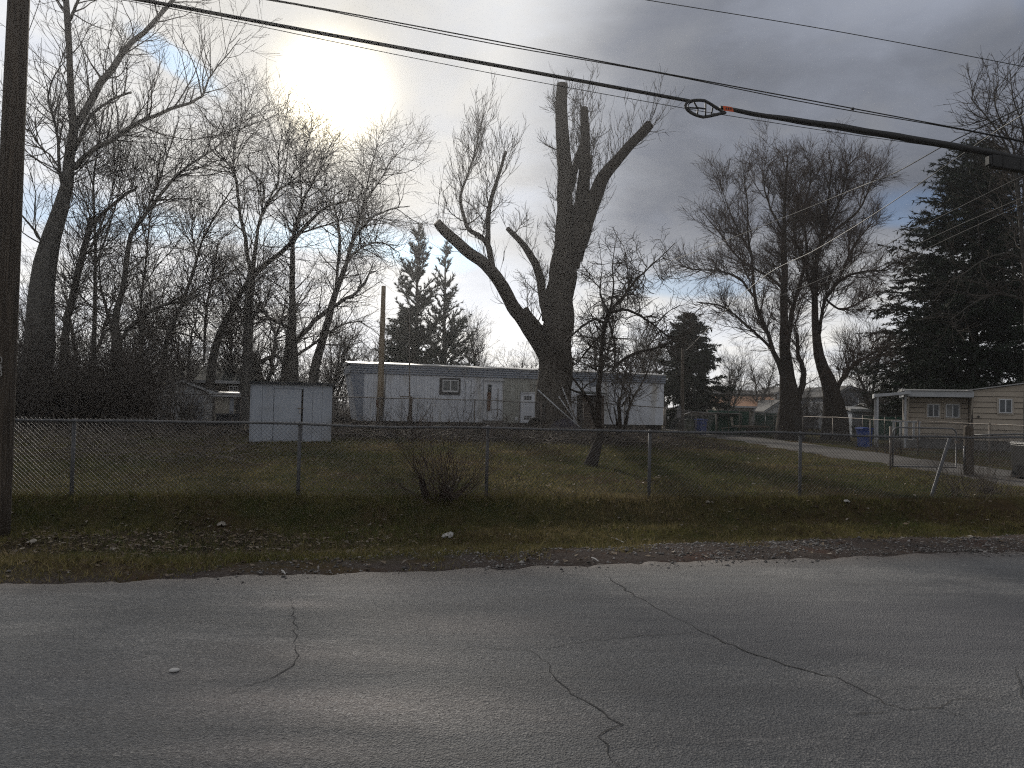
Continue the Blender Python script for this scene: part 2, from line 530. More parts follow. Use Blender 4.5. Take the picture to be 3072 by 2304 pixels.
nt.links.new(c, b.inputs['Base Color'])
b.inputs['Roughness'].default_value = 1.0
b.inputs['Specular IOR Level'].default_value = 0.0
bump_to(nt, b, n3 * 0.7 + n4 * 0.35, 0.9, 0.05)

m, nt, b, v = nodes_mat('asphalt')
gx, gy, gz = xyz(nt, v)
mp = nt.nodes.new('ShaderNodeMapping'); mp.inputs['Rotation'].default_value = (0, 0, rad(-14)); mp.inputs['Scale'].default_value = (0.35, 1.3, 1)
nt.links.new(v, mp.inputs['Vector'])
n1 = noise(nt, mp.outputs[0], 0.55, 4, 0.55); n2 = noise(nt, mp.outputs[0], 2.4, 6, 0.65); n3 = noise(nt, v, 55.0, 4, 0.65)
vor = nt.nodes.new('ShaderNodeTexVoronoi'); vor.inputs['Scale'].default_value = 95.0; nt.links.new(v, vor.inputs['Vector'])
stone_r = E(nt, vor.outputs['Color'])
vd = E(nt, vor.outputs['Distance'])
c = mixc(nt, n1.ss(0.3, 0.7), (0.095, 0.098, 0.103), (0.140, 0.144, 0.150))
c = mixc(nt, n2.ss(0.35, 0.75) * 0.55, c, (0.092, 0.089, 0.087))
c = mixc(nt, n3.ss(0.42, 0.72) * 0.6, c, (0.058, 0.056, 0.056))
n5 = noise(nt, v, 20.0, 5, 0.7)
c = mixc(nt, n5.ss(0.45, 0.7) * 0.32, c, (0.065, 0.063, 0.062))
wh = nt.nodes.new('ShaderNodeTexWhiteNoise'); wh.noise_dimensions = '3D'
nt.links.new(vor.outputs['Position'], wh.inputs['Vector'])
agg = E(nt, wh.outputs['Value'])
worn = None
for (px, py, rx, ry, k) in ((950, 2110, 0.75, 0.22, 0.9), (880, 1812, 0.35, 0.12, 0.8), (1400, 1880, 0.6, 0.3, 0.5), (830, 2245, 0.5, 0.14, 0.6),
                            (1300, 2130, 0.7, 0.25, 0.45), (1000, 1960, 0.9, 0.25, 0.35), (600, 2010, 0.7, 0.25, 0.3), (1150, 1760, 0.9, 0.4, 0.35)):
    r = ray(px, py); t = -CAM_H / r.z; X0, Y0 = r.x * t, r.y * t
    q = ((gx - X0) / rx) * ((gx - X0) / rx) + ((gy - Y0) / ry) * ((gy - Y0) / ry)
    w = (q * -1.0 + (n2 - 0.5) * 3.0).exp() * k
    worn = w if worn is None else worn.max(w)
worn = worn.min(1.0)
trk = noise(nt, mp.outputs[0], 0.9, 6, 0.7, 0.6)
c = mixc(nt, trk.ss(0.50, 0.66) * 0.6, c, (0.195, 0.191, 0.188))
c = mixc(nt, worn * 0.75, c, (0.33, 0.29, 0.268))
c = mixc(nt, agg.ss(0.78, 0.90) * (0.12 + trk.ss(0.40, 0.70) * 0.42 + worn * 0.6).min(1.0), c, (0.42, 0.40, 0.38))
c = mixc(nt, agg.f('LESS_THAN', 0.12) * 0.5, c, (0.045, 0.044, 0.044))
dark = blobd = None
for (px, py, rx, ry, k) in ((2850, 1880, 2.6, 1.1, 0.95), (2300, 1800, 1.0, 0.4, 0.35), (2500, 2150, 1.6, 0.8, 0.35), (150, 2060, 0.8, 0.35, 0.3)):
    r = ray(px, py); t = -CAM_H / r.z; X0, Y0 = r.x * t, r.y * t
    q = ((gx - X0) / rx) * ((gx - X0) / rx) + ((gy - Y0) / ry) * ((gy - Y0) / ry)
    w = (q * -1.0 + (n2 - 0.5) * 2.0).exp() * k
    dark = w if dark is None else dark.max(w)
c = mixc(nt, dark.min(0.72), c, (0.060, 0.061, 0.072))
edge = 1.0 - (gx * 0.25 + 7.35 - gy + (n2 - 0.5) * 0.8).ss(-0.05, 0.75)
c = mixc(nt, edge * 0.7, c, (0.105, 0.082, 0.070))
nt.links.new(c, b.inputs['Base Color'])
b.inputs['Roughness'].default_value = 0.72
b.inputs['Specular IOR Level'].default_value = 0.35
bump_to(nt, b, n3 * 0.7 + vd * 0.6 + n2 * 2.6 + n5 * 0.8, 1.0, 0.016)

m, nt, b, v = nodes_mat('lane_gravel')
n1 = noise(nt, v, 0.5, 5, 0.6); n3 = noise(nt, v, 22.0, 5, 0.7)
c = mixc(nt, n1.ss(0.35, 0.65), (0.140, 0.134, 0.128), (0.098, 0.091, 0.085))
c = mixc(nt, n3.ss(0.4, 0.7) * 0.5, c, (0.065, 0.058, 0.053))
nt.links.new(c, b.inputs['Base Color']); b.inputs['Roughness'].default_value = 1.0; b.inputs['Specular IOR Level'].default_value = 0.05
bump_to(nt, b, n3, 0.8, 0.02)


def sheet(name, xs, ys, zf, m, keep=None):
    X, Y = np.meshgrid(xs, ys)
    Z = zf(X, Y)
    nx, ny = len(xs), len(ys)
    idx = np.arange(nx * ny).reshape(ny, nx)
    f = np.stack([idx[:-1, :-1], idx[:-1, 1:], idx[1:, 1:], idx[1:, :-1]], -1).reshape(-1, 4)
    V = np.stack([X, Y, Z], -1).reshape(-1, 3)
    return mesh_np(name, V, [f], m)


xs = np.concatenate([[-900, -500, -250, -140, -90, -60], np.arange(-45, -14, 1.0), np.arange(-14, 17, 0.2), np.arange(17, 46, 1.0), [60, 90, 140, 250, 500, 900]])
ys = np.concatenate([[-300, -100, -40, -15, -5, 0], np.arange(2.5, 17, 0.12), np.arange(17, 60, 0.5), [65, 75, 90, 120, 180, 300, 600, 1200, 1800]])
ground = link_mesh('ground', sheet('ground', xs, ys, zg, 'ground'))
tag(ground, kind='structure')

# road: one sheet whose far edge is ragged
xs = np.concatenate([[-120, -60, -30], np.arange(-14, 16, 0.04), [20, 35, 60, 110]])
rows = np.array([1.0, 0.985, 0.96, 0.9, 0.8, 0.65, 0.5, 0.3, 0.0])
V = []
for r in rows:
    e = road_edge(xs) + 0.08 * (vnoise(xs, xs * 0, 11.0, 9) - 0.5)
    V.append(np.stack([xs, e * r + (e - 13.5) * (1 - r), np.full(len(xs), 0.0) - (0.03 if r == 1.0 else 0.0)], -1))
V = np.array(V); ny, nx = V.shape[:2]
idx = np.arange(nx * ny).reshape(ny, nx)
f = np.stack([idx[:-1, :-1], idx[1:, :-1], idx[1:, 1:], idx[:-1, 1:]], -1).reshape(-1, 4)
road = link_mesh('road', mesh_np('road', V.reshape(-1, 3), [f], 'asphalt'))
tag(road, kind='structure')


def road_pt(px, py, z=0.004):
    r = ray(px, py); t = (z - CAM_H) / r.z
    return Vector((0, 0, CAM_H)) + r * t


CRACKS = [
    [(1800, 1714), (1848, 1749), (1925, 1797), (1994, 1835), (2092, 1884), (2175, 1926), (2265, 1962), (2369, 1995), (2439, 2016), (2508, 2030), (2598, 2075), (2661, 2110), (2717, 2129), (2772, 2120), (2821, 2122), (2832, 2108), (2855, 2103), (2897, 2096), (2967, 2098), (3060, 2112)],
    [(2717, 2129), (2619, 2139), (2560, 2141), (2480, 2146)],
    [(2821, 2122), (2869, 2141), (2925, 2164)],
    [(1400, 1940), (1536, 1947), (1599, 1951), (1640, 1985), (1658, 2026), (1703, 2065), (1751, 2096), (1814, 2131), (1862, 2172), (1793, 2207), (1821, 2256), (1869, 2301), (1900, 2345)],
    [(1605, 1949), (1765, 1922), (1925, 1905), (2085, 1898)],
    [(870, 1790), (878, 1804), (882, 1853), (885, 1908), (889, 1978), (882, 1995), (833, 2026), (750, 2054), (660, 2089)],
    [(3057, 1999), (3046, 2026), (3064, 2047), (3066, 2096), (3090, 2130)],
    [(320, 2095), (360, 2099), (395, 2089)], [(575, 1866), (625, 1861)], [(1360, 1950), (1430, 1948)], [(1380, 2050), (1440, 2052)],
]
for c in list(CRACKS[:6]):                      # short side cracks that branch off
    for _ in range(4):
        k = random.randrange(1, len(c) - 1) if len(c) > 2 else 0
        x, y = c[k]; dx = random.choice((-1, 1)) * random.uniform(20, 75); dy = random.uniform(-14, 14)
        CRACKS.append([(x, y), (x + dx * 0.5, y + dy * 0.3 + random.uniform(-4, 4)), (x + dx, y + dy)])
for ci, c in enumerate(CRACKS):
    pts = [road_pt(*p) for p in c]
    fine = []
    for a, b2 in zip(pts[:-1], pts[1:]):
        n = max(2, int((b2 - a).length / 0.06))
        for k in range(n):
            fine.append(a.lerp(b2, k / n) + Vector((random.gauss(0, 0.010), random.gauss(0, 0.010), 0)))
    fine.append(pts[-1])
    V = []; Fc = []
    w0 = 0.0042 if ci < 1 else (0.0034 if ci < 7 else 0.003)
    for i, p in enumerate(fine):
        d = fine[min(i + 1, len(fine) - 1)] - fine[max(0, i - 1)]
        nrm = Vector((-d.y, d.x, 0)).normalized()
        endf = min(1, i / 6, (len(fine) - 1 - i) / 6) * 0.85 + 0.15
        w = w0 * random.uniform(0.5, 1.2) * endf * (0.25 + 1.5 * float(vnoise(np.array([i * 0.11]), np.array([ci * 3.7]), 1.0, 4)[0]))
        V += [tuple(p + nrm * w), tuple(p - nrm * w)]
        if i: Fc.append((2 * i - 2, 2 * i - 1, 2 * i + 1, 2 * i))
    me = bpy.data.meshes.new('crack'); me.from_pydata(V, [], Fc); me.update(); me.materials.append(MATS['crack_fill'])
    link_mesh('crack', me, road)

# side lane on the right
ys = np.arange(10.0, 75, 0.5)
L = 11.9 + (vnoise(ys * 0, ys, 0.7, 2) - 0.5) * 0.7 + (vnoise(ys * 0, ys, 1.9, 12) - 0.5) * 0.4 - 3.0 * sstep(46, 75, ys)
R = 15.6 + (vnoise(ys * 0, ys, 0.6, 8) - 0.5) * 0.4 - 3.0 * sstep(46, 75, ys) + 1.5 * (1 - sstep(10, 18, ys))
V = []
for k in range(9):
    X = L + (R - L) * k / 8
    V.append(np.stack([X, ys, zg(X, ys) * 0 + np.maximum.reduce([zg(X + dx, ys) for dx in (-0.2, 0, 0.2)]) + 0.03 - (0.06 if k in (0, 8) else 0)], -1))
V = np.array(V); idx = np.arange(V.shape[0] * V.shape[1]).reshape(V.shape[:2])
f = np.stack([idx[:-1, :-1], idx[1:, :-1], idx[1:, 1:], idx[:-1, 1:]], -1).reshape(-1, 4)
lane = link_mesh('lane', mesh_np('lane', V.reshape(-1, 3), [f], 'lane_gravel'))
tag(lane, kind='structure')
# ================================================================== uncountable ground cover
def scatter_region(n, ymin, ymax, rng, xpad=1.5):
    """points spread over the ground in the wedge in front of the viewer, denser near"""
    u = rng.random(n)
    Y = np.sqrt(ymin ** 2 + u * (ymax ** 2 - ymin ** 2))
    X = (rng.random(n) * 2 - 1) * (Y * 0.72 + xpad)
    return X, Y


def blades(name, X, Y, h, w, col, m, lean=0.5, rng=RNG, simple=False):
    n = len(X); Z = zg(X, Y) - 0.01
    a = rng.random(n) * 2 * math.pi
    ln = rng.normal(0, lean, (n, 2)) * h[:, None]
    base = np.stack([X, Y, Z], -1)
    side = np.stack([np.cos(a), np.sin(a), np.zeros(n)], -1) * (w * 0.5)[:, None]
    mid = base + np.stack([ln[:, 0] * 0.35, ln[:, 1] * 0.35, h * 0.62], -1)
    tip = base + np.stack([ln[:, 0], ln[:, 1], h], -1)
    if simple:
        V = np.stack([base - side, base + side, tip], 1).reshape(-1, 3)
        return mesh_np(name, V, [np.arange(n * 3).reshape(-1, 3)], m, smooth=False, tint=np.repeat(col, 3, axis=0))
    V = np.stack([base - side, base + side, mid + side * 0.7, mid - side * 0.7, tip], 1).reshape(-1, 3)
    i = np.arange(n) * 5
    q = np.stack([i, i + 1, i + 2, i + 3], -1); t = np.stack([i + 3, i + 2, i + 4], -1)
    tint = np.repeat(col, 5, axis=0)
    return mesh_np(name, V, [q, t], m, smooth=False, tint=tint)


def grass_cols(X, Y, rng):
    n = len(X)
    dry = fbm(X, Y, 0.45, 77) * 1.1 + rng.normal(0, 0.16, n) - 0.12
    g = np.array([0.056, 0.074, 0.023]); o = np.array([0.140, 0.122, 0.046]); st = np.array([0.27, 0.21, 0.115])
    t = np.clip(dry, 0, 1)[:, None]
    c = np.where(t < 0.5, g + (o - g) * t * 2, o + (st - o) * (t - 0.5) * 2)
    return c * rng.uniform(0.35, 1.6, (n, 1))


rng = np.random.default_rng(5)
# verge between road and fence
X, Y = scatter_region(210000, 5.6, 13.8, rng)
s = Y - (7.35 + 0.25 * X); fz = Y - fence_y(X)
dens = sstep(0.0, 0.7, s - sstep(-4, 6, X) * 1.9 + (fbm(X, Y, 1.3, 4) - 0.5) * 3.4)
leafy = 1 - sstep(0.3, 1.3, (X + 4.4) ** 2 * 0.12 + (Y - 9.5) ** 2 * 0.42 + (fbm(X, Y, 1.5, 66) - 0.5) * 2)
dens = dens * (1 - 0.8 * leafy) * (0.35 + 0.9 * fbm(X, Y, 2.2, 12)) * (fz < 1.2)
k = rng.random(len(X)) < dens
X, Y, fz = X[k], Y[k], fz[k]
h = rng.uniform(0.025, 0.075, len(X)) * (0.7 + 0.8 * fbm(X, Y, 1.1, 41)) * (1 + 0.9 * np.exp(-(fz + 0.3) ** 2 / 0.15) * rng.random(len(X)))
me = blades('grass', X, Y, h, rng.uniform(0.006, 0.013, len(X)), grass_cols(X, Y, rng), 'grass_blade', 0.7, rng, True)
verge_grass = link_mesh('grass', me); tag(verge_grass, 'short dark winter grass of the verge between road and fence', 'grass', kind='stuff')
# lawn behind the fence
X, Y = scatter_region(230000, 12.0, 31.0, rng)
fz = Y - fence_y(X)
dens = (0.25 + 1.0 * fbm(X, Y, 0.7, 14)) * (fz > 0.9) * (1 - sstep(22.0, 25.5, Y) * 0.93) * (1 - sstep(11.4, 12.2, X))
k = rng.random(len(X)) < dens
X, Y = X[k], Y[k]
h = rng.uniform(0.03, 0.09, len(X)) * (0.6 + 0.9 * fbm(X, Y, 0.8, 43))
me = blades('grass', X, Y, h, rng.uniform(0.012, 0.024, len(X)), grass_cols(X, Y, rng), 'grass_blade', 0.8, rng, True)
lawn_grass = link_mesh('grass', me); tag(lawn_grass, 'patchy olive lawn grass behind the chain link fence', 'grass', kind='stuff')
# dry weeds that stand along the fence and lane
X = np.concatenate([rng.uniform(-9, 11.5, 2600), rng.uniform(15.4, 17.0, 2600), rng.uniform(8.0, 11.5, 900)])
Y = np.concatenate([fence_y(X[:2600]) + rng.normal(-0.1, 0.16, 2600), rng.uniform(17, 34, 2600), rng.uniform(38, 46, 900)])
h = rng.uniform(0.06, 0.22, len(X)) * (0.4 + fbm(X, Y, 1.6, 8))
col = np.array([0.11, 0.088, 0.05]) * rng.uniform(0.5, 1.4, (len(X), 1))
weeds = link_mesh('weeds', blades('weeds', X, Y, h, rng.uniform(0.006, 0.012, len(X)), col, 'grass_blade', 0.5, rng))
tag(weeds, 'dry weeds standing along the fence line and lane edge', 'weeds', kind='stuff')


# separate tufts: taller, ragged clumps that break up the short grass
def tufts(n, ymin, ymax, rng, hh, keep, per=16, spread=0.05):
    X, Y = scatter_region(n, ymin, ymax, rng); k = keep(X, Y, rng); X, Y = X[k], Y[k]
    hs = rng.uniform(0.4, 1.0, len(X)) * hh
    Xb = np.repeat(X, per) + rng.normal(0, spread, len(X) * per); Yb = np.repeat(Y, per) + rng.normal(0, spread, len(X) * per)
    base = grass_cols(X, Y, rng); straw = rng.random(len(X)) < 0.28
    base[straw] = np.array([0.17, 0.135, 0.075]) * rng.uniform(0.6, 1.2, (straw.sum(), 1))
    col = np.repeat(base, per, axis=0) * rng.uniform(0.6, 1.3, (len(Xb), 1))
    return Xb, Yb, np.repeat(hs, per) * rng.uniform(0.4, 1.1, len(Xb)), col


a1 = tufts(4200, 6.0, 13.6, rng, 0.17, lambda X, Y, r: (Y - 7.35 - 0.25 * X > 0.5 + sstep(-4, 6, X) * 1.2) & (Y < fence_y(X) + 0.4) & (r.random(len(X)) < 0.25 + fbm(X, Y, 0.8, 3)))
a2 = tufts(3400, 12.5, 25.0, rng, 0.17, lambda X, Y, r: (Y > fence_y(X) + 0.3) & (X < 11.8) & (r.random(len(X)) < fbm(X, Y, 0.5, 13) * 1.3 - 0.1), 12, 0.07)
Xb, Yb, hb_, cb = [np.concatenate(z) for z in zip(a1, a2)]
tuft_o = link_mesh('grass_tufts', blades('grass_tufts', Xb, Yb, hb_, np.where(Yb > 13.5, 0.012, 0.007), cb, 'grass_blade', 0.6, rng, True))
tag(tuft_o, 'taller ragged grass tufts on the bank and lawn', 'grass', kind='stuff')


def leaves(name, X, Y, size, col, rng, lift=0.015):
    n = len(X); Z = zg(X, Y) + lift * rng.uniform(0.2, 1.8, n)
    a = rng.random(n) * 2 * math.pi
    u = np.stack([np.cos(a), np.sin(a), rng.normal(0, 0.22, n)], -1); w = np.stack([-np.sin(a), np.cos(a), rng.normal(0, 0.22, n)], -1)
    c = np.stack([X, Y, Z], -1); L = size[:, None]; W = size[:, None] * rng.uniform(0.5, 0.8, (n, 1))
    zup = np.array([0, 0, 1.0]) * (size * rng.uniform(0.02, 0.28, n))[:, None]
    V = np.stack([c - u * L * 0.5, c - u * L * 0.1 + w * W * 0.5 + zup, c + u * L * 0.5 + zup * 0.4, c - u * L * 0.1 - w * W * 0.5 + zup * rng.uniform(0.2, 1.2, (n, 1)), c], 1).reshape(-1, 3)
    i = np.arange(n) * 5
    t = np.concatenate([np.stack([i + a_, i + b_, i + 4], -1) for a_, b_ in ((0, 1), (1, 2), (2, 3), (3, 0))])
    return mesh_np(name, V, [t], 'leaf_litter', smooth=False, tint=np.repeat(col, 5, axis=0))


def leaf_cols(n, rng, bright=1.0):  # bright lifts the tint to paint light glints into the leaves
    base = np.array([[0.16, 0.128, 0.095], [0.11, 0.083, 0.060], [0.070, 0.051, 0.038], [0.27, 0.24, 0.205], [0.19, 0.165, 0.14]])
    return base[rng.choice(5, n, p=[0.26, 0.32, 0.28, 0.05, 0.09])] * rng.uniform(0.6, 1.2, (n, 1)) * bright


X, Y = scatter_region(30000, 5.8, 13.5, rng)
s = Y - (7.35 + 0.25 * X)
leafy = 1 - sstep(0.3, 1.5, (X + 4.4) ** 2 * 0.12 + (Y - 9.5) ** 2 * 0.42 + (fbm(X, Y, 1.5, 66) - 0.5) * 2)
k = (rng.random(len(X)) < 0.10 + 0.85 * leafy) & (s > 0.05)
X, Y = X[k], Y[k]
litter = link_mesh('leaf_litter', leaves('leaf_litter', X, Y, rng.uniform(0.025, 0.085, len(X)), leaf_cols(len(X), rng, 1.25), rng))
tag(litter, 'grey brown fallen leaves matted on the verge', 'leaves', kind='stuff')
X, Y = scatter_region(12000, 12.5, 36, rng)
k = rng.random(len(X)) < 0.25 + 0.8 * fbm(X, Y, 0.5, 9)
k = k & (X < 12) & (rng.random(len(X)) > sstep(23, 27, Y) * 0.7)
X, Y = X[k], Y[k]
litter2 = link_mesh('leaf_litter', leaves('leaf_litter', X, Y, rng.uniform(0.03, 0.10, len(X)), leaf_cols(len(X), rng, 1.5), rng, 0.05))  # lighter tint stands in for sun glints on the leaves
tag(litter2, 'dry leaves scattered over the lawn, tint lightened for sun glints', 'leaves', kind='stuff')

# gravel of the shoulder
X = rng.uniform(-7, 9, 34000); Y = 7.35 + 0.25 * X + rng.gamma(2.2, 0.55, len(X)) - 0.45
dens = sstep(-3.2, 2.0, X) * np.clip(fbm(X, Y, 1.1, 55) * 2.6 - 0.95, 0.03, 0.9) + 0.02
k = (rng.random(len(X)) < dens) & (Y - 7.35 - 0.25 * X < 3.0)
X, Y = X[k], Y[k]; n = len(X)
r = rng.gamma(2.2, 0.0030, n) + 0.003
ctr = np.stack([X, Y, np.maximum(zg(X, Y), np.where(Y < road_edge(X), 0.0, -1)) + r * 0.3], -1)
octa = np.array([[1, 0, 0], [0, 1, 0], [-1, 0, 0], [0, -1, 0], [0, 0, .7], [0, 0, -.7]])
V = (ctr[:, None] + octa[None] * (r[:, None, None] * rng.uniform(0.6, 1.4, (n, 6, 1)))).reshape(-1, 3)
i = (np.arange(n) * 6)[:, None]
T = np.concatenate([i + np.array(t) for t in ((0, 1, 4), (1, 2, 4), (2, 3, 4), (3, 0, 4), (1, 0, 5), (2, 1, 5), (3, 2, 5), (0, 3, 5))])
col = np.array([0.19, 0.178, 0.17]) * rng.uniform(0.2, 1.6, (n, 1))
gravel = link_mesh('gravel', mesh_np('gravel', V, [T], 'stone', smooth=False, tint=np.repeat(col, 6, axis=0)))
tag(gravel, 'loose grey gravel on the road shoulder', 'gravel', kind='stuff')


# ================================================================== trees
def sweep(P, R, sides, cap=False):
    """P (N,K,3) curves, R (N,K) radii -> verts, quad faces"""
    N, K = P.shape[:2]
    T = np.empty_like(P)
    T[:, 1:-1] = P[:, 2:] - P[:, :-2]; T[:, 0] = P[:, 1] - P[:, 0]; T[:, -1] = P[:, -1] - P[:, -2]
    T /= np.linalg.norm(T, axis=2, keepdims=True) + 1e-9
    avg = T.mean(1)
    ref = np.eye(3)[np.argmin(np.abs(avg), axis=1)]
    if sides == 2: ref = np.random.default_rng(N).normal(0, 1, (N, 3))
    n1 = np.cross(T, ref[:, None, :]); n1 /= np.linalg.norm(n1, axis=2, keepdims=True) + 1e-9
    n2 = np.cross(T, n1)
    a = np.arange(sides) * 2 * math.pi / sides
    ring = n1[:, :, None, :] * np.cos(a)[None, None, :, None] + n2[:, :, None, :] * np.sin(a)[None, None, :, None]
    V = (P[:, :, None, :] + ring * R[:, :, None, None]).reshape(-1, 3)
    idx = np.arange(N * K * sides).reshape(N, K, sides)
    if sides == 2:
        q = np.stack([idx[:, :-1, 0], idx[:, :-1, 1], idx[:, 1:, 1], idx[:, 1:, 0]], -1).reshape(-1, 4)
        return V, q, idx
    nx = np.roll(idx, -1, axis=2)
    q = np.stack([idx[:, :-1], nx[:, :-1], nx[:, 1:], idx[:, 1:]], -1).reshape(-1, 4)
    return V, q, idx


def spline(pts, K):
    """pts (n,4) xyz+radius -> K points along a Catmull-Rom curve"""
    P = np.asarray(pts, float)
    if len(P) == 2: P = np.stack([P[0], (P[0] + P[1]) / 2, P[1]])
    Q = np.vstack([2 * P[0] - P[1], P, 2 * P[-1] - P[-2]])
    seg = np.linalg.norm(np.diff(P[:, :3], axis=0), axis=1); cum = np.concatenate([[0], np.cumsum(seg)])
    out = []
    for t in np.linspace(0, cum[-1], K):
        i = min(np.searchsorted(cum, t, side='right') - 1, len(P) - 2)
        u = (t - cum[i]) / max(seg[i], 1e-9)
        p0, p1, p2, p3 = Q[i], Q[i + 1], Q[i + 2], Q[i + 3]
        out.append(0.5 * (2 * p1 + (p2 - p0) * u + (2 * p0 - 5 * p1 + 4 * p2 - p3) * u * u + (3 * p1 - p0 - 3 * p2 + p3) * u ** 3))
    out = np.array(out); out[:, 3] = np.maximum(out[:, 3], 0.004)
    return out


def grow(start, dirs, length, r0, r1, K, wander, up, rng, curl=0.0):
    N = len(start); P = np.empty((N, K, 3)); P[:, 0] = start
    d = dirs.copy(); step = (length / (K - 1))[:, None]
    bend = rng.normal(0, 1, (N, 3)) * curl
    for k in range(1, K):
        d = d + rng.normal(0, wander, (N, 3)) + bend; d[:, 2] += up
        d /= np.linalg.norm(d, axis=1, keepdims=True)
        P[:, k] = P[:, k - 1] + d * step
    t = np.linspace(0, 1, K)[None]
    return P, r0[:, None] * (1 - t) + r1 * t


def branch_off(P, R, n, tmin, ang, rng, wt=None, lenf=None, tmax=1.0):
    """pick n places on the curves, return points, directions, radii, parameter, parent index"""
    N, K = P.shape[:2]
    L = np.linalg.norm(np.diff(P, axis=1), axis=2).sum(1)
    w = L if wt is None else L * wt
    pi = rng.choice(N, n, p=w / w.sum())
    tm = np.asarray(tmin)[pi] if np.ndim(tmin) else tmin
    t = tm + (tmax - tm) * rng.random(n)
    x = t * (K - 1); i = np.minimum(x.astype(int), K - 2); u = (x - i)[:, None]
    p = P[pi, i] * (1 - u) + P[pi, i + 1] * u
    T = P[pi, i + 1] - P[pi, i]; T /= np.linalg.norm(T, axis=1, keepdims=True) + 1e-9
    rr = R[pi, i] * (1 - u[:, 0]) + R[pi, i + 1] * u[:, 0]
    rnd = rng.normal(0, 1, (n, 3)); perp = rnd - T * (rnd * T).sum(1, keepdims=True)
    perp /= np.linalg.norm(perp, axis=1, keepdims=True) + 1e-9
    a = rng.normal(ang, ang * 0.3, n)[:, None]
    return p, T * np.cos(a) + perp * np.sin(a), rr, t, pi, L[pi]


def crown_levels(P, R, tmin, levels, rng, wt=None):
    """levels: dicts(n, len, ang, r, wander, up, K). Returns list of (P,R,sides)"""
    out = []; curP, curR, tm, w = P, R, tmin, wt
    for li, lv in enumerate(levels):
        p, d, rr, t, pi, L = branch_off(curP, curR, lv['n'], tm, rad(lv.get('ang', 45)), rng, w)
        ln = lv['len'] * rng.uniform(0.45, 1.25, lv['n']) * (1.15 - lv.get('taper', 0.45) * t)
        r0 = np.minimum(rr * 0.7, lv['r'] * rng.uniform(0.7, 1.2, lv['n']))
        Pn, Rn = grow(p, d, ln, r0, lv.get('r1', 0.004), lv.get('K', 5), lv.get('wander', 0.15), lv.get('up', 0.05), rng, lv.get('curl', 0.04))
        out.append((Pn, Rn * (1.05 if lv.get('sides', 3) == 2 else 1.0), lv.get('sides', 3)))
        curP, curR, tm, w = Pn, Rn, lv.get('tnext', 0.15), None
    return out


def merge(parts):
    V = []; F = []; o = 0
    for P, R, s in parts:
        v, q, _ = sweep(P, R, s); V.append(v); F.append(q + o); o += len(v)
    return np.concatenate(V), np.concatenate(F)


def limb_mesh(name, c, m, sides, rng, rough=0.06, cut=False, furrow=0.0):
    """one trunk or limb: tapered, slightly lumpy, capped where it was sawn off"""
    K = len(c)
    P = c[None, :, :3]; R = c[None, :, 3]
    v, q, idx = sweep(P, R, sides)
    ctr = np.repeat(c[:, :3], sides, axis=0)
    ph = rng.random() * 10
    a = np.tile(np.arange(sides), K); kk = np.repeat(np.arange(K), sides)
    lump = 1 + rough * (np.sin(a * 2.3 + kk * 0.7 + ph) * 0.6 + rng.normal(0, 0.6, len(v)))
    if furrow:
        nf = max(5, sides // 4)
        drift = np.repeat(np.cumsum(rng.normal(0, 0.10, K)), sides)
        br = vnoise(a * 0.9, kk * 0.35, 1.0, int(ph * 10))
        lump = 1 + furrow * (np.abs(np.sin(a * math.pi * nf / sides + drift)) - 0.6 + (br - 0.5) * 1.3) + 0.05 * np.sin(a * 2 * math.pi / sides * 2 + kk * 0.12 + ph) + rng.normal(0, 0.012, len(v))
    v = ctr + (v - ctr) * lump[:, None]
    faces = [q]
    if cut:
        tip = v[idx[0, -1]].mean(0); n = len(v); v = np.vstack([v, tip[None]])
        r = idx[0, -1]; faces.append(np.stack([r, np.roll(r, -1), np.full(sides, n)], -1))
    return mesh_np(name, v, faces, m)


def px_curve(pts, Y0, Y1=None, K=14, jitter=0.25, rng=RNG):
    """measured outline points (px, py, width px) -> world curve; the limb leans from Y0 to Y1 in depth"""
    Y1 = Y0 if Y1 is None else Y1
    n = len(pts); out = []
    for i, p in enumerate(pts):
        Y = Y0 + (Y1 - Y0) * i / max(1, n - 1)
        w = p[2] if len(p) > 2 else None
        q = at(p[0], p[1], Y); out.append([q.x, q.y, q.z, (w if w else 6) * 0.5 * Y / F_PX])
    c = spline(out, K)
    c[1:-1, :3] += rng.normal(0, 1, (K - 2, 3)) * (c[1:-1, 3] * jitter)[:, None]
    return c


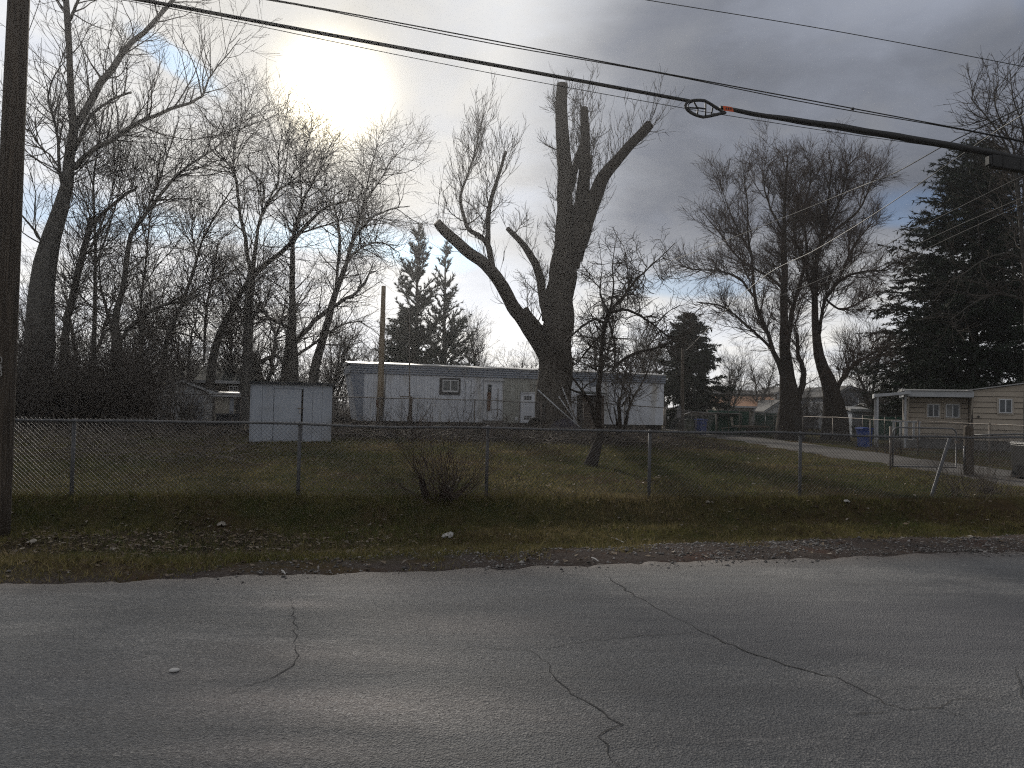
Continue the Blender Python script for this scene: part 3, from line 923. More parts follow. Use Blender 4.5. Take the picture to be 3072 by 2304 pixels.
def bare_tree(name, label, Y, trunk, limbs, levels, seed, bark='bark_grey', twig='twig', group=None, tmin_trunk=0.5,
              trunk_sides=12, trunk_k=22, cat='tree', trunk_cut=False, wt_trunk=1.0, extra=None, thin=0.66, jit=0.2, flare_k=0.25, furrow=0.0):
    rng = np.random.default_rng(seed)
    base = on_ground(trunk[0][0], Y)
    tc_ = spline(px_curve(trunk, Y, Y, 20, 0.08, rng), trunk_k)
    tc_[0, :3] = (base.x, base.y, base.z - 0.15)
    flare = np.linspace(0, 1, trunk_k); tc_[:, 3] *= (1 + flare_k * np.exp(-flare * 14)) * (1 - (1 - thin) * np.minimum(1, flare * 2))
    root = thing(name, base, label, cat, group)
    inv = Matrix.Translation(-base)
    def put(nm, me):
        me.transform(inv); return link_mesh(nm, me, root)
    put('trunk', limb_mesh('trunk', tc_, bark, trunk_sides, rng, 0.05, trunk_cut, furrow))
    curves = [tc_]; tmins = [tmin_trunk]; wts = [wt_trunk]
    for lb in limbs:
        pts, Y1 = lb[0], lb[1]; cut = len(lb) > 2 and lb[2]
        Y0 = Y + (lb[3] if len(lb) > 3 else 0)
        c = px_curve(pts, Y0, Y + Y1, 14, jit, rng); c[:, 3] *= thin
        if furrow: c = spline(c, 34)
        lo = put('limb', limb_mesh('limb', c, bark, 20 if furrow else 8, rng, 0.07, cut, furrow))
        if cut and furrow:
            e = c[-1, :3]; d_ = c[-1, :3] - c[-2, :3]; d_ /= np.linalg.norm(d_)
            me = MB().tube([Vector(e - d_ * 0.02), Vector(e + d_ * 0.012)], float(c[-1, 3]) * 0.97, 18).mesh('saw_cut', 'cut_wood'); me.transform(inv); link_mesh('saw_cut', me, lo)
        curves.append(spline(c, trunk_k)); tmins.append(0.12); wts.append(0.35 if cut else 1.0)
    P = np.stack([c[:, :3] for c in curves]); R = np.stack([c[:, 3] for c in curves])
    parts = crown_levels(P, R, np.array(tmins), levels, rng, np.array(wts))
    if extra: parts += extra(P, R, rng)
    v, q = merge(parts)
    put('crown', mesh_np('crown', v, [q], twig))
    return root


def LV(n1, l1, n2, l2, n3, l3, up=0.05, r=(0.05, 0.016, 0.008), ang=(50, 42, 36), wander=(0.14, 0.16, 0.18), tip=0.0045):
    l1 *= 1.2; l2 *= 1.35; wander = tuple(w * 0.72 for w in wander)
    n1 = int(n1 * 1.9)
    return [dict(n=n1, len=l1, ang=ang[0], r=r[0], wander=wander[0], up=up, K=9, sides=4, r1=0.009, tnext=0.12),
            dict(n=n2, len=l2, ang=ang[1], r=r[1], wander=wander[1], up=up, K=6, r1=0.007, tnext=0.1),
            dict(n=int(n3 * 0.78), len=l3 * 1.55, ang=ang[2], r=r[2], wander=wander[2], up=up * 0.8, K=4, r1=tip * 1.2, sides=2)]


# ------------------------------------------------------------------ tall trees on the left, nearest first
bare_tree('cottonwood_tree', 'tallest leaning tree behind the wooden utility pole, its crown running out of the picture', 30.0,
    [(100, 1290, 104), (106, 1120, 94), (114, 1000, 86), (125, 900, 80), (148, 759, 70), (190, 600, 54), (205, 520, 46), (221, 352, 36), (213, 271, 27), (204, 81, 26), (196, -20, 24), (190, -200, 18), (200, -420, 8)],
    [([(226, 385, 26), (262, 320, 30), (325, 217, 29), (380, 150, 24), (434, 92, 21), (520, 0, 17), (640, -130, 9)], 1.5),
     ([(222, 505, 26), (250, 476, 22), (304, 434, 22), (401, 374, 19), (515, 325, 15), (597, 301, 12), (616, 260, 8), (640, 211, 6), (672, 179, 5), (721, 114, 3)], -1.0),
     ([(226, 450, 16), (250, 390, 15), (293, 325, 13), (340, 297, 11), (394, 277, 10)], 2.0, True),
     ([(190, 590, 14), (178, 488, 14), (173, 401, 11), (146, 293, 8), (163, 228, 6), (195, 184, 3)], -2.0),
     ([(175, 500, 9), (150, 465, 8), (108, 423, 7), (73, 347, 4)], 2.5),
     ([(210, 60, 14), (235, 0, 12), (270, -90, 8)], -1.0),
     ([(150, 760, 14), (110, 700, 10), (60, 640, 7), (-10, 560, 4)], -1.5)],
    LV(95, 2.4, 800, 1.1, 3600, 0.55, 0.10, r=(0.032, 0.014, 0.0065)), 101, wt_trunk=0.7, tmin_trunk=0.35)
bare_tree('pollarded_tree', 'slim sawn off tree with one cut side limb, right of the tallest tree', 31.5,
    [(180, 1290, 34), (196, 1000, 32), (215, 900, 30), (245, 780, 27), (268, 690, 25), (276, 652, 24)],
    [([(268, 690, 18), (300, 651, 17), (352, 602, 15), (412, 559, 13)], 1.0, True),
     ([(272, 740, 10), (300, 680, 9), (325, 620, 6), (345, 520, 4), (362, 430, 3)], -1.0)],
    LV(45, 2.2, 420, 1.2, 2000, 0.6, 0.09, r=(0.024, 0.012, 0.0065)), 102, trunk_cut=True)
bare_tree('bare_tree', 'thin straight bare tree just right of the sawn off slim tree', 33.0,
    [(276, 1290, 17), (282, 1000, 16), (285, 895, 15), (285, 705, 12), (280, 550, 9), (296, 430, 6), (310, 330, 4)],
    [([(283, 800, 9), (310, 735, 8), (340, 640, 6), (372, 520, 4), (398, 420, 3)], 1.5),
     ([(281, 560, 7), (262, 500, 6), (250, 440, 4), (240, 360, 3)], -1.5)],
    LV(50, 2.0, 420, 1.1, 1700, 0.55, 0.08, r=(0.024, 0.012, 0.0065)), 103, tmin_trunk=0.35)
bare_tree('bare_tree', 'leaning bare tree with a long limb arching right, behind the fountain shaped bush', 32.0,
    [(338, 1290, 46), (345, 1120, 42), (352, 1039, 38), (343, 970, 27), (352, 923, 25), (366, 880, 23), (385, 740, 21), (400, 690, 19), (434, 645, 16), (515, 542, 13), (575, 490, 10), (640, 450, 6)],
    [([(358, 1020, 20), (385, 985, 18), (440, 945, 16), (490, 915, 13), (550, 903, 9), (610, 880, 5)], -1.5),
     ([(380, 990, 12), (430, 980, 10), (500, 990, 8), (600, 1015, 5)], 1.5),
     ([(350, 1045, 16), (330, 960, 14), (312, 905, 12), (300, 840, 8), (298, 760, 5)], 1.0),
     ([(640, 450, 6), (690, 400, 5), (740, 330, 3)], 1.0, False, 0),
     ([(434, 645, 9), (470, 560, 7), (500, 470, 5), (530, 380, 3)], 2.0),
     ([(600, 415, 5), (680, 400, 5), (765, 370, 4)], -1.0)],
    LV(80, 2.4, 720, 1.2, 3000, 0.6, 0.04, r=(0.030, 0.013, 0.0065)), 104, tmin_trunk=0.3)
bare_tree('bare_tree', 'very thin upright bare tree between two leaning trees at the left thicket', 34.0,
    [(420, 1290, 12), (424, 1100, 11), (424, 900, 10), (434, 820, 9), (445, 705, 7), (458, 600, 5), (476, 500, 3)],
    [([(430, 860, 6), (470, 800, 5), (520, 745, 4), (560, 690, 2)], 1.0), ([(440, 730, 6), (420, 650, 5), (405, 560, 3)], -1.0)],
    LV(45, 2.0, 360, 1.1, 1500, 0.55, 0.06, r=(0.022, 0.011, 0.0065)), 105, tmin_trunk=0.3)
bare_tree('bare_tree', 'thin right leaning bare tree above the white gable shed', 35.0,
    [(484, 1290, 22), (491, 1094, 19), (509, 993, 17), (551, 900, 15), (585, 800, 12), (607, 720, 10), (650, 640, 7), (700, 560, 4)],
    [([(540, 925, 9), (590, 870, 8), (650, 835, 6), (720, 800, 3)], 1.0), ([(590, 780, 7), (575, 690, 6), (585, 600, 3)], -1.5)],
    LV(50, 2.1, 430, 1.15, 1800, 0.6, 0.05, r=(0.024, 0.012, 0.0065)), 106, tmin_trunk=0.3)
bare_tree('bare_tree', 'slanting bare tree whose long limb crosses behind the fork and reaches right under the sun', 36.0,
    [(618, 1290, 34), (630, 1150, 30), (641, 1069, 28), (662, 993, 27), (702, 915, 25), (740, 848, 24), (805, 787, 22), (866, 736, 20), (959, 633, 13), (1010, 612, 10), (1077, 597, 5)],
    [([(866, 736, 12), (890, 680, 10), (907, 607, 9), (938, 546, 7), (969, 480, 5), (1005, 413, 3)], 1.0),
     ([(900, 700, 9), (965, 680, 8), (1040, 655, 6), (1080, 650, 4)], -1.5),
     ([(610, 1085, 12), (620, 923, 11), (640, 820, 8), (655, 720, 5)], 0.5)],
    LV(70, 2.2, 680, 1.2, 2700, 0.6, 0.05, r=(0.030, 0.013, 0.0065)), 107, tmin_trunk=0.35)
bare_tree('bare_tree', 'forked bare tree rising directly behind the left side of the pale metal shed', 34.0,
    [(735, 1290, 58), (741, 1120, 48), (746, 915, 40), (752, 850, 36), (754, 812, 30)],
    [([(752, 830, 22), (738, 736, 18), (720, 633, 14), (708, 536, 11), (687, 495, 9), (646, 449, 6)], -1.5),
     ([(756, 830, 22), (764, 761, 18), (785, 648, 14), (815, 597, 11), (850, 560, 8), (905, 520, 5), (960, 440, 3)], 1.5),
     ([(786, 640, 9), (790, 561, 8), (769, 530, 7), (735, 500, 5), (705, 495, 3)], 1.0),
     ([(712, 570, 8), (700, 470, 6), (720, 380, 4), (740, 300, 2)], -1.0),
     ([(790, 630, 8), (835, 540, 7), (835, 470, 5), (850, 380, 3)], -2.0),
     ([(745, 1160, 22), (770, 1100, 19), (815, 1068, 15), (840, 1075, 12), (860, 1120, 8)], 0.8),
     ([(748, 960, 14), (790, 930, 12), (820, 990, 9), (835, 1050, 8)], -1.0)],
    LV(80, 2.2, 760, 1.15, 3200, 0.6, 0.04, r=(0.030, 0.013, 0.0065)), 108, tmin_trunk=0.5)
bare_tree('bare_tree', 'thick upright bare tree behind the right side of the pale metal shed', 36.0,
    [(866, 1290, 76), (870, 1120, 64), (874, 990, 42), (877, 915, 30), (878, 830, 26), (877, 746, 20), (885, 680, 12)],
    [([(872, 1050, 26), (930, 980, 22), (979, 935, 20), (1030, 900, 16), (1061, 884, 13), (1097, 843, 8), (1120, 790, 4)], -1.2),
     ([(868, 985, 14), (820, 960, 12), (790, 935, 9), (770, 880, 6)], 1.0),
     ([(874, 1080, 14), (930, 1040, 12), (985, 1000, 10), (1040, 970, 6), (1110, 962, 3)], 1.5),
     ([(880, 700, 10), (905, 600, 9), (900, 500, 6), (925, 420, 4), (950, 350, 2)], 0.5)],
    LV(70, 2.0, 620, 1.1, 2700, 0.6, 0.04, r=(0.030, 0.013, 0.0065)), 109, tmin_trunk=0.35)
bare_tree('bare_tree', 'right leaning forked bare tree beside the left end of the white trailer', 37.0,
    [(935, 1290, 36), (942, 1130, 33), (954, 1069, 31), (990, 941, 29), (1005, 885, 27), (1028, 820, 22), (1041, 787, 19), (1058, 720, 15), (1072, 674, 13), (1092, 607, 10), (1112, 505, 6), (1135, 430, 3)],
    [([(1006, 880, 16), (1013, 812, 14), (1018, 740, 12), (1016, 674, 10), (1000, 610, 6), (1010, 530, 3)], 1.2),
     ([(1060, 715, 10), (1110, 660, 9), (1165, 630, 7), (1230, 618, 4)], -1.0),
     ([(1092, 607, 8), (1140, 540, 6), (1175, 480, 4), (1215, 430, 2)], 1.5),
     ([(1045, 775, 9), (1100, 735, 8), (1150, 730, 6), (1200, 760, 3)], -2.0)],
    LV(75, 2.1, 760, 1.1, 3200, 0.6, 0.02, r=(0.030, 0.013, 0.0065)), 110, tmin_trunk=0.4)

# ------------------------------------------------------------------ the big pollarded cottonwood in the middle
def pollard_shoots(P, R, rng):
    """upright water shoots around the sawn stems"""
    p, d, rr, t, pi, L = branch_off(P, R, 265, 0.30, rad(55), rng, np.array([0.55, 1.3, 1.2, .6, .8, 0.8, 1.6, 1.8, .5, 0.1]))
    P1, R1 = grow(p, d, rng.uniform(0.8, 2.6, len(p)), np.full(len(p), 0.013), 0.005, 8, 0.09, 0.30, rng, 0.03)
    p, d, rr, t, pi, L = branch_off(P1, R1, 2200, 0.2, rad(30), rng)
    P2, R2 = grow(p, d, rng.uniform(0.25, 0.9, len(p)), np.full(len(p), 0.008), 0.0045, 5, 0.12, 0.18, rng, 0.03)
    return [(P1, R1, 3), (P2, R2 * 1.2, 2)]


bare_tree('pollarded_tree', 'huge pollarded tree with thick sawn off limbs standing in front of the white trailer', 34.5,
    [(1662, 1285, 108), (1662, 1200, 98), (1668, 1100, 94), (1674, 980, 90), (1687, 850, 84), (1692, 800, 80), (1694, 740, 66), (1692, 660, 48), (1697, 540, 41), (1688, 430, 40), (1683, 340, 37), (1687, 253, 34)],
    [([(1712, 800, 52), (1728, 700, 48), (1740, 620, 43), (1751, 534, 37), (1754, 440, 31), (1754, 380, 28), (1752, 325, 24)], 0.8, True),
     ([(1722, 780, 50), (1745, 700, 52), (1779, 601, 47), (1815, 524, 38), (1861, 468, 30), (1950, 372, 27)], -1.2, True),
     ([(1738, 640, 24), (1752, 560, 25), (1768, 465, 22)], -0.8, True),
     ([(1702, 600, 26), (1722, 520, 24), (1745, 440, 20)], 0.9, True),
     ([(1650, 1100, 46), (1620, 1040, 44), (1589, 990, 42), (1528, 898, 40), (1487, 826, 38), (1420, 765, 36), (1354, 713, 34), (1310, 666, 26)], -2.2, True),
     ([(1478, 812, 20), (1461, 729, 16), (1440, 708, 14), (1400, 683, 12), (1391, 637, 10), (1380, 600, 9), (1390, 560, 7), (1425, 457, 4), (1445, 360, 2)], -1.2, False, -1.2),
     ([(1464, 735, 14), (1466, 637, 13), (1480, 575, 11), (1490, 545, 10), (1518, 455, 9)], -2.0, True, -1.2),
     ([(1640, 960, 28), (1630, 900, 26), (1620, 835, 26), (1594, 770, 23), (1559, 724, 18), (1523, 686, 14)], 1.5, True),
     ([(1640, 1005, 24), (1612, 975, 23), (1589, 949, 22), (1578, 927, 18)], 0.5, True)],
    [dict(n=70, len=1.7, ang=55, r=0.035, wander=0.15, up=0.14, K=8, sides=4, r1=0.008),
     dict(n=520, len=0.95, ang=40, r=0.014, wander=0.15, up=0.12, K=5, r1=0.006),
     dict(n=3200, len=0.5, ang=35, r=0.008, wander=0.15, up=0.1, K=4, r1=0.006, sides=2)],
    111, bark='bark_cottonwood', trunk_sides=56, trunk_k=90, trunk_cut=True, tmin_trunk=0.4, wt_trunk=0.5, extra=pollard_shoots, thin=1.0, jit=0.07, flare_k=0.08, furrow=0.075)

# ------------------------------------------------------------------ crab apple in the lawn
bare_tree('crab_apple_tree', 'small gnarled bare tree leaning out of the lawn behind the near chain link fence', 19.2,
    [(1770, 1408, 38), (1788, 1350, 34), (1799, 1310, 30), (1794, 1250, 26), (1796, 1180, 23), (1801, 1111, 21), (1805, 1050, 20), (1812, 985, 20), (1826, 935, 18)],
    [([(1826, 935, 14), (1866, 893, 11), (1917, 831, 8), (1968, 785, 5), (2025, 729, 3)], 1.5),
     ([(1826, 940, 14), (1870, 930, 13), (1910, 940, 11), (1960, 975, 8), (2010, 1010, 6), (2070, 1000, 4)], -0.8),
     ([(1815, 970, 12), (1780, 960, 11), (1740, 985, 9), (1690, 1030, 6), (1640, 1090, 3)], 0.9),
     ([(1822, 950, 12), (1840, 1010, 11), (1845, 1070, 8), (1838, 1125, 5)], -1.0),
     ([(1838, 1110, 10), (1870, 1080, 13), (1910, 1058, 12), (1960, 1045, 9), (2010, 1030, 6), (2060, 1010, 4)], 0.6),
     ([(1795, 1290, 15), (1775, 1225, 14), (1763, 1192, 13), (1740, 1164, 10), (1722, 1137, 9), (1698, 1115, 6), (1668, 1100, 4)], -0.6),
     ([(1765, 1194, 10), (1742, 1180, 10), (1720, 1172, 9), (1704, 1155, 7), (1698, 1135, 4)], -0.9),
     ([(1828, 930, 9), (1840, 870, 7), (1838, 800, 5), (1845, 730, 3)], 0.4),
     ([(1824, 935, 9), (1800, 880, 7), (1806, 810, 4), (1800, 760, 2)], -0.5),
     ([(1835, 930, 9), (1880, 880, 7), (1882, 800, 4), (1870, 735, 2)], 0.8),
     ([(1810, 1000, 9), (1770, 1040, 8), (1730, 1090, 6), (1690, 1100, 4)], 0.4)],
    [dict(n=140, len=1.15, ang=60, r=0.022, wander=0.22, up=-0.04, K=8, sides=4, r1=0.008, curl=0.08),
     dict(n=1000, len=0.58, ang=55, r=0.011, wander=0.26, up=-0.03, K=5, r1=0.005, curl=0.08),
     dict(n=3800, len=0.28, ang=50, r=0.006, wander=0.2, up=0.02, K=4, r1=0.004, sides=2)],
    112, bark='bark_dark', twig='twig', tmin_trunk=0.6, trunk_k=20)
bare_tree('cut_tree', 'cut back multi stemmed tree with a sawn stump in front of the white trailer', 28.0,
    [(1858, 1300, 20), (1858, 1260, 17), (1857, 1225, 16), (1858, 1190, 15)],
    [([(1860, 1200, 6), (1871, 1152, 6), (1881, 1112, 5), (1886, 1060, 3)], 0.3),
     ([(1876, 1290, 10), (1891, 1198, 7), (1889, 1152, 6), (1893, 1112, 5), (1900, 1070, 3)], -0.3),
     ([(1872, 1295, 13), (1882, 1240, 11), (1891, 1210, 9), (1917, 1164, 7), (1936, 1131, 6), (1946, 1100, 4), (1960, 1060, 2)], 0.5),
     ([(1852, 1290, 9), (1848, 1250, 7), (1842, 1222, 6)], -0.3, True),
     ([(1864, 1220, 8), (1876, 1204, 9), (1888, 1190, 9)], -0.2, True),
     ([(1845, 1290, 6), (1832, 1255, 5), (1820, 1210, 4), (1815, 1190, 2)], 0.3)],
    LV(24, 0.9, 130, 0.5, 350, 0.3, 0.04, r=(0.012, 0.008, 0.006)), 113, bark='bark_dark', trunk_cut=True, trunk_k=8, cat='tree')

# ------------------------------------------------------------------ round crowned twin tree on the right
WIL = [dict(n=260, len=2.2, ang=42, r=0.032, wander=0.13, up=0.10, K=9, sides=4, r1=0.010, tnext=0.1),
       dict(n=1900, len=1.15, ang=38, r=0.016, wander=0.15, up=0.08, K=6, r1=0.007, tnext=0.1),
       dict(n=15000, len=0.85, ang=32, r=0.009, wander=0.12, up=0.06, K=4, r1=0.006, sides=2)]
bare_tree('willow_tree', 'left one of the paired round crowned trees beyond the lane', 43.0,
    [(2372, 1290, 72), (2372, 1230, 62), (2366, 1160, 54), (2358, 1095, 44), (2353, 1020, 34), (2352, 952, 30), (2352, 780, 24), (2352, 665, 15), (2358, 551, 9), (2364, 470, 5)],
    [([(2350, 1130, 26), (2335, 1089, 22), (2301, 997, 17), (2266, 894, 14), (2255, 768, 11), (2241, 700, 9), (2243, 608, 6), (2232, 540, 3)], -1.5),
     ([(2310, 1045, 12), (2301, 1032, 12), (2243, 980, 10), (2175, 923, 8), (2089, 906, 4)], 1.5),
     ([(2261, 889, 10), (2220, 837, 9), (2158, 814, 7), (2060, 806, 4)], -2.5),
     ([(2360, 1060, 22), (2369, 1009, 20), (2381, 923, 18), (2404, 837, 15), (2421, 751, 11), (2410, 665, 8), (2400, 560, 4)], 2.5),
     ([(2381, 923, 13), (2340, 860, 12), (2290, 820, 10), (2220, 780, 8), (2160, 700, 6), (2110, 640, 3)], 1.8),
     ([(2395, 1200, 30), (2410, 1130, 24), (2396, 1060, 16), (2390, 1000, 12)], -1.0),
     ([(2255, 760, 8), (2215, 690, 6), (2180, 610, 4), (2160, 540, 2)], -1.0),
     ([(2352, 700, 10), (2310, 620, 8), (2290, 540, 5), (2300, 470, 3)], 1.5)],
    WIL, 114, bark='bark_dark', twig='twig_red', group='paired round crowned trees', tmin_trunk=0.45, thin=0.72)
bare_tree('willow_tree', 'right one of the paired round crowned trees beyond the lane', 44.0,
    [(2506, 1290, 70), (2500, 1220, 60), (2488, 1150, 48), (2470, 1100, 42), (2455, 1050, 34), (2446, 952, 27), (2445, 808, 20), (2460, 740, 16), (2484, 608, 9), (2495, 500, 5)],
    [([(2450, 770, 14), (2470, 725, 13), (2501, 694, 12), (2575, 631, 9), (2610, 560, 5), (2640, 490, 2)], 1.2),
     ([(2455, 1010, 16), (2461, 980, 14), (2478, 894, 13), (2518, 843, 11), (2576, 817, 8), (2661, 811, 4)], -1.8),
     ([(2445, 900, 16), (2404, 768, 13), (2381, 694, 10), (2415, 608, 7), (2440, 500, 4)], -1.5),
     ([(2500, 1200, 26), (2509, 1171, 22), (2543, 1113, 17), (2582, 1079, 12), (2640, 1050, 6)], 1.0),
     ([(2518, 843, 8), (2550, 760, 7), (2590, 700, 5), (2640, 650, 3)], 1.5),
     ([(2480, 900, 9), (2530, 930, 8), (2590, 900, 5), (2640, 880, 3)], 2.5),
     ([(2470, 700, 10), (2520, 600, 8), (2540, 520, 5), (2550, 470, 3)], -1.0)],
    WIL, 115, bark='bark_dark', twig='twig_red', group='paired round crowned trees', tmin_trunk=0.45, thin=0.72)

# bare tree that reaches in at the upper right corner
bare_tree('bare_tree', 'bare budding tree at the upper right edge in front of the big spruce', 26.0,
    [(3090, 1330, 30), (3085, 1100, 26), (3080, 900, 22), (3065, 700, 18), (3050, 560, 15), (3035, 480, 13), (3010, 420, 8), (2960, 350, 6), (2920, 310, 5), (2913, 280, 4), (2925, 245, 2)],
    [([(3058, 640, 12), (3050, 500, 10), (3030, 420, 8), (2990, 330, 5), (2978, 220, 2)], 0.5),
     ([(3062, 680, 12), (3075, 500, 10), (3070, 380, 8), (3040, 300, 5), (3030, 210, 3)], -0.8),
     ([(3072, 780, 10), (3020, 760, 8), (2950, 780, 6), (2880, 830, 3)], -0.6),
     ([(3080, 900, 10), (3000, 880, 9), (2930, 905, 6), (2850, 960, 3)], 0.8),
     ([(3070, 700, 10), (3010, 640, 8), (2970, 600, 5), (2940, 580, 3)], 0.8)],
    LV(85, 1.3, 650, 0.65, 2600, 0.35, 0.06, r=(0.022, 0.011, 0.006), tip=0.003), 116, tmin_trunk=0.35)


# ------------------------------------------------------------------ evergreens
def conifer(name, label, px, top_py, Y, half_w, seed, kind='spruce', base_gap=0.06, dens=1.0, m='needles', power=1.0, group=None, trunk_w=0.5, big=1.0, per=None):
    rng = np.random.default_rng(seed)
    base = on_ground(px, Y); H = at(px, top_py, Y).z - base.z
    Rm = half_w * Y / F_PX
    root = thing(name, base, label, 'tree', group)
    K = 14; t = np.linspace(0, 1, K)
    c = np.stack([rng.normal(0, 0.03, K), rng.normal(0, 0.03, K), t * H * 0.98 - 0.1, trunk_w * 0.5 * (1 - t) + 0.02], -1)
    link_mesh('trunk', limb_mesh('trunk', c, 'bark_dark', 9, rng), root)
    nb = int((230 if kind == 'spruce' else 120) * dens)
    u = base_gap + (1 - base_gap) * rng.random(nb) ** 0.9
    prof = np.clip(1 - u, 0, 1) ** power
    ln = Rm * (prof * rng.uniform(0.72, 1.12, nb) + 0.03)
    a = rng.random(nb) * 2 * math.pi
    start = np.stack([np.zeros(nb), np.zeros(nb), u * H * 0.985], -1)
    elev = (0.10 if kind == 'spruce' else 0.35) + 0.5 * u + rng.normal(0, 0.12, nb)
    ln = ln * np.where(rng.random(nb) < 0.25, rng.uniform(0.55, 0.8, nb), rng.uniform(0.9, 1.15, nb))
    d = np.stack([np.cos(a) * np.cos(elev), np.sin(a) * np.cos(elev), np.sin(elev)], -1)
    P1, R1 = grow(start, d, ln, np.full(nb, 0.045) * (1.1 - u), 0.008, 8, 0.05, -0.05 if kind == 'spruce' else 0.06, rng)
    n2 = int(nb * (13 if kind == 'spruce' else 11))
    p, dd, rr, tt, pi, L = branch_off(P1, R1, n2, 0.18, rad(50), rng)
    dd[:, 2] *= 0.4
    P2, R2 = grow(p, dd, np.maximum(L * 0.30 * (1.15 - tt), 0.18) * rng.uniform(0.6, 1.2, n2), np.full(n2, 0.010), 0.005, 4, 0.10, -0.10 if kind == 'spruce' else 0.14, rng)
    v, q = merge([(P1, R1, 4), (P2, R2 * 1.3, 2)])
    crown = link_mesh('crown', mesh_np('crown', v, [q], 'bark_dark'), root)
    # needle sprays: short pointed fans set along every branchlet
    per = per or (20 if kind == 'spruce' else 24)
    pc, pd, _, t3, _, _ = branch_off(np.concatenate([P2, P1[:, ::2][:, :4]]), np.concatenate([R2, R1[:, ::2][:, :4]]), int(n2 * per), 0.10, rad(38 if kind == 'spruce' else 30), rng)
    n = len(pc)
    if kind == 'spruce': L3 = rng.uniform(0.14, 0.32, n) * big; W3 = rng.uniform(0.05, 0.10, n) * big
    else: L3 = rng.uniform(0.16, 0.34, n) * big; W3 = rng.uniform(0.04, 0.085, n) * big
    if kind != 'spruce': pd[:, 2] += 0.35
    pd /= np.linalg.norm(pd, axis=1, keepdims=True)
    side = np.cross(pd, rng.normal(0, 1, (n, 3))); side /= np.linalg.norm(side, axis=1, keepdims=True) + 1e-9
    V = np.stack([pc + side * W3[:, None] * 0.4, pc - side * W3[:, None] * 0.4, pc + pd * L3[:, None]], 1).reshape(-1, 3)
    T = np.arange(n * 3).reshape(-1, 3)
    link_mesh('needles', mesh_np('needles', V, [T], m, smooth=False), crown)
    return root


conifer('spruce_tree', 'big dark spruce at the right edge behind the tan trailer', 2918, 418, 47.0, 345, 201, 'spruce', 0.01, 2.9, power=0.52, trunk_w=0.8, big=1.2, per=28)
conifer('pine_tree', 'taller of the two open pines behind the white trailer', 1240, 665, 54.0, 175, 202, 'pine', 0.05, 0.85, 'needles_pine', 0.7, big=1.1)
conifer('pine_tree', 'shorter open pine to the right of the taller one behind the white trailer', 1325, 722, 56.0, 160, 203, 'pine', 0.05, 0.8, 'needles_pine', 0.75, big=1.1)
conifer('spruce_tree', 'low dark evergreen shrub mass right behind the white trailer roof below the two pines', 1215, 925, 50.0, 110, 205, 'spruce', 0.02, 0.8, power=0.4, big=1.2)
conifer('spruce_tree', 'dense blunt topped evergreen between the white trailer and the slim service pole', 2062, 940, 58.0, 140, 204, 'spruce', 0.02, 1.1, power=0.5, big=1.25)
conifer('spruce_tree', 'small distant evergreen seen over the far roofs', 2290, 1160, 120.0, 30, 206, 'spruce', 0.02, 0.3, power=0.8)
conifer('spruce_tree', 'distant evergreen with a ragged top just left of the paired round crowned trees', 2330, 1150, 125.0, 38, 207, 'spruce', 0.02, 0.3, power=0.7)


# ------------------------------------------------------------------ generic bare trees for the background
def generic_tree_meshes(seed, H, spread, stems=3, up=0.10):
    rng = np.random.default_rng(seed)
    K = 16; t = np.linspace(0, 1, K)
    curves = []
    for i in range(stems):
        a = rng.random() * 6.28; lean = rng.uniform(0.1, 1) * spread
        x = np.cos(a) * lean * t ** 1.4; y = np.sin(a) * lean * t ** 1.4
        c = np.stack([x, y, t * H * rng.uniform(0.75, 1.0) - 0.1, (0.20 if stems < 3 else 0.12) * (1 - t) ** 0.9 + 0.012], -1)
        c[1:, :2] += np.cumsum(rng.normal(0, 0.07, (K - 1, 2)), axis=0); curves.append(c)
    P = np.stack([c[:, :3] for c in curves]); R = np.stack([c[:, 3] for c in curves])
    v, q = merge([(P, R, 8)])
    trunk = mesh_np('trunk', v, [q], 'bark_grey')
    parts = crown_levels(P, R, 0.25, LV(70, H * 0.24, 650, H * 0.13, 2600, H * 0.065, up, r=(0.034, 0.014, 0.0085), tip=0.005), rng)
    v, q = merge(parts)
    return trunk, mesh_np('crown', v, [q], 'twig')


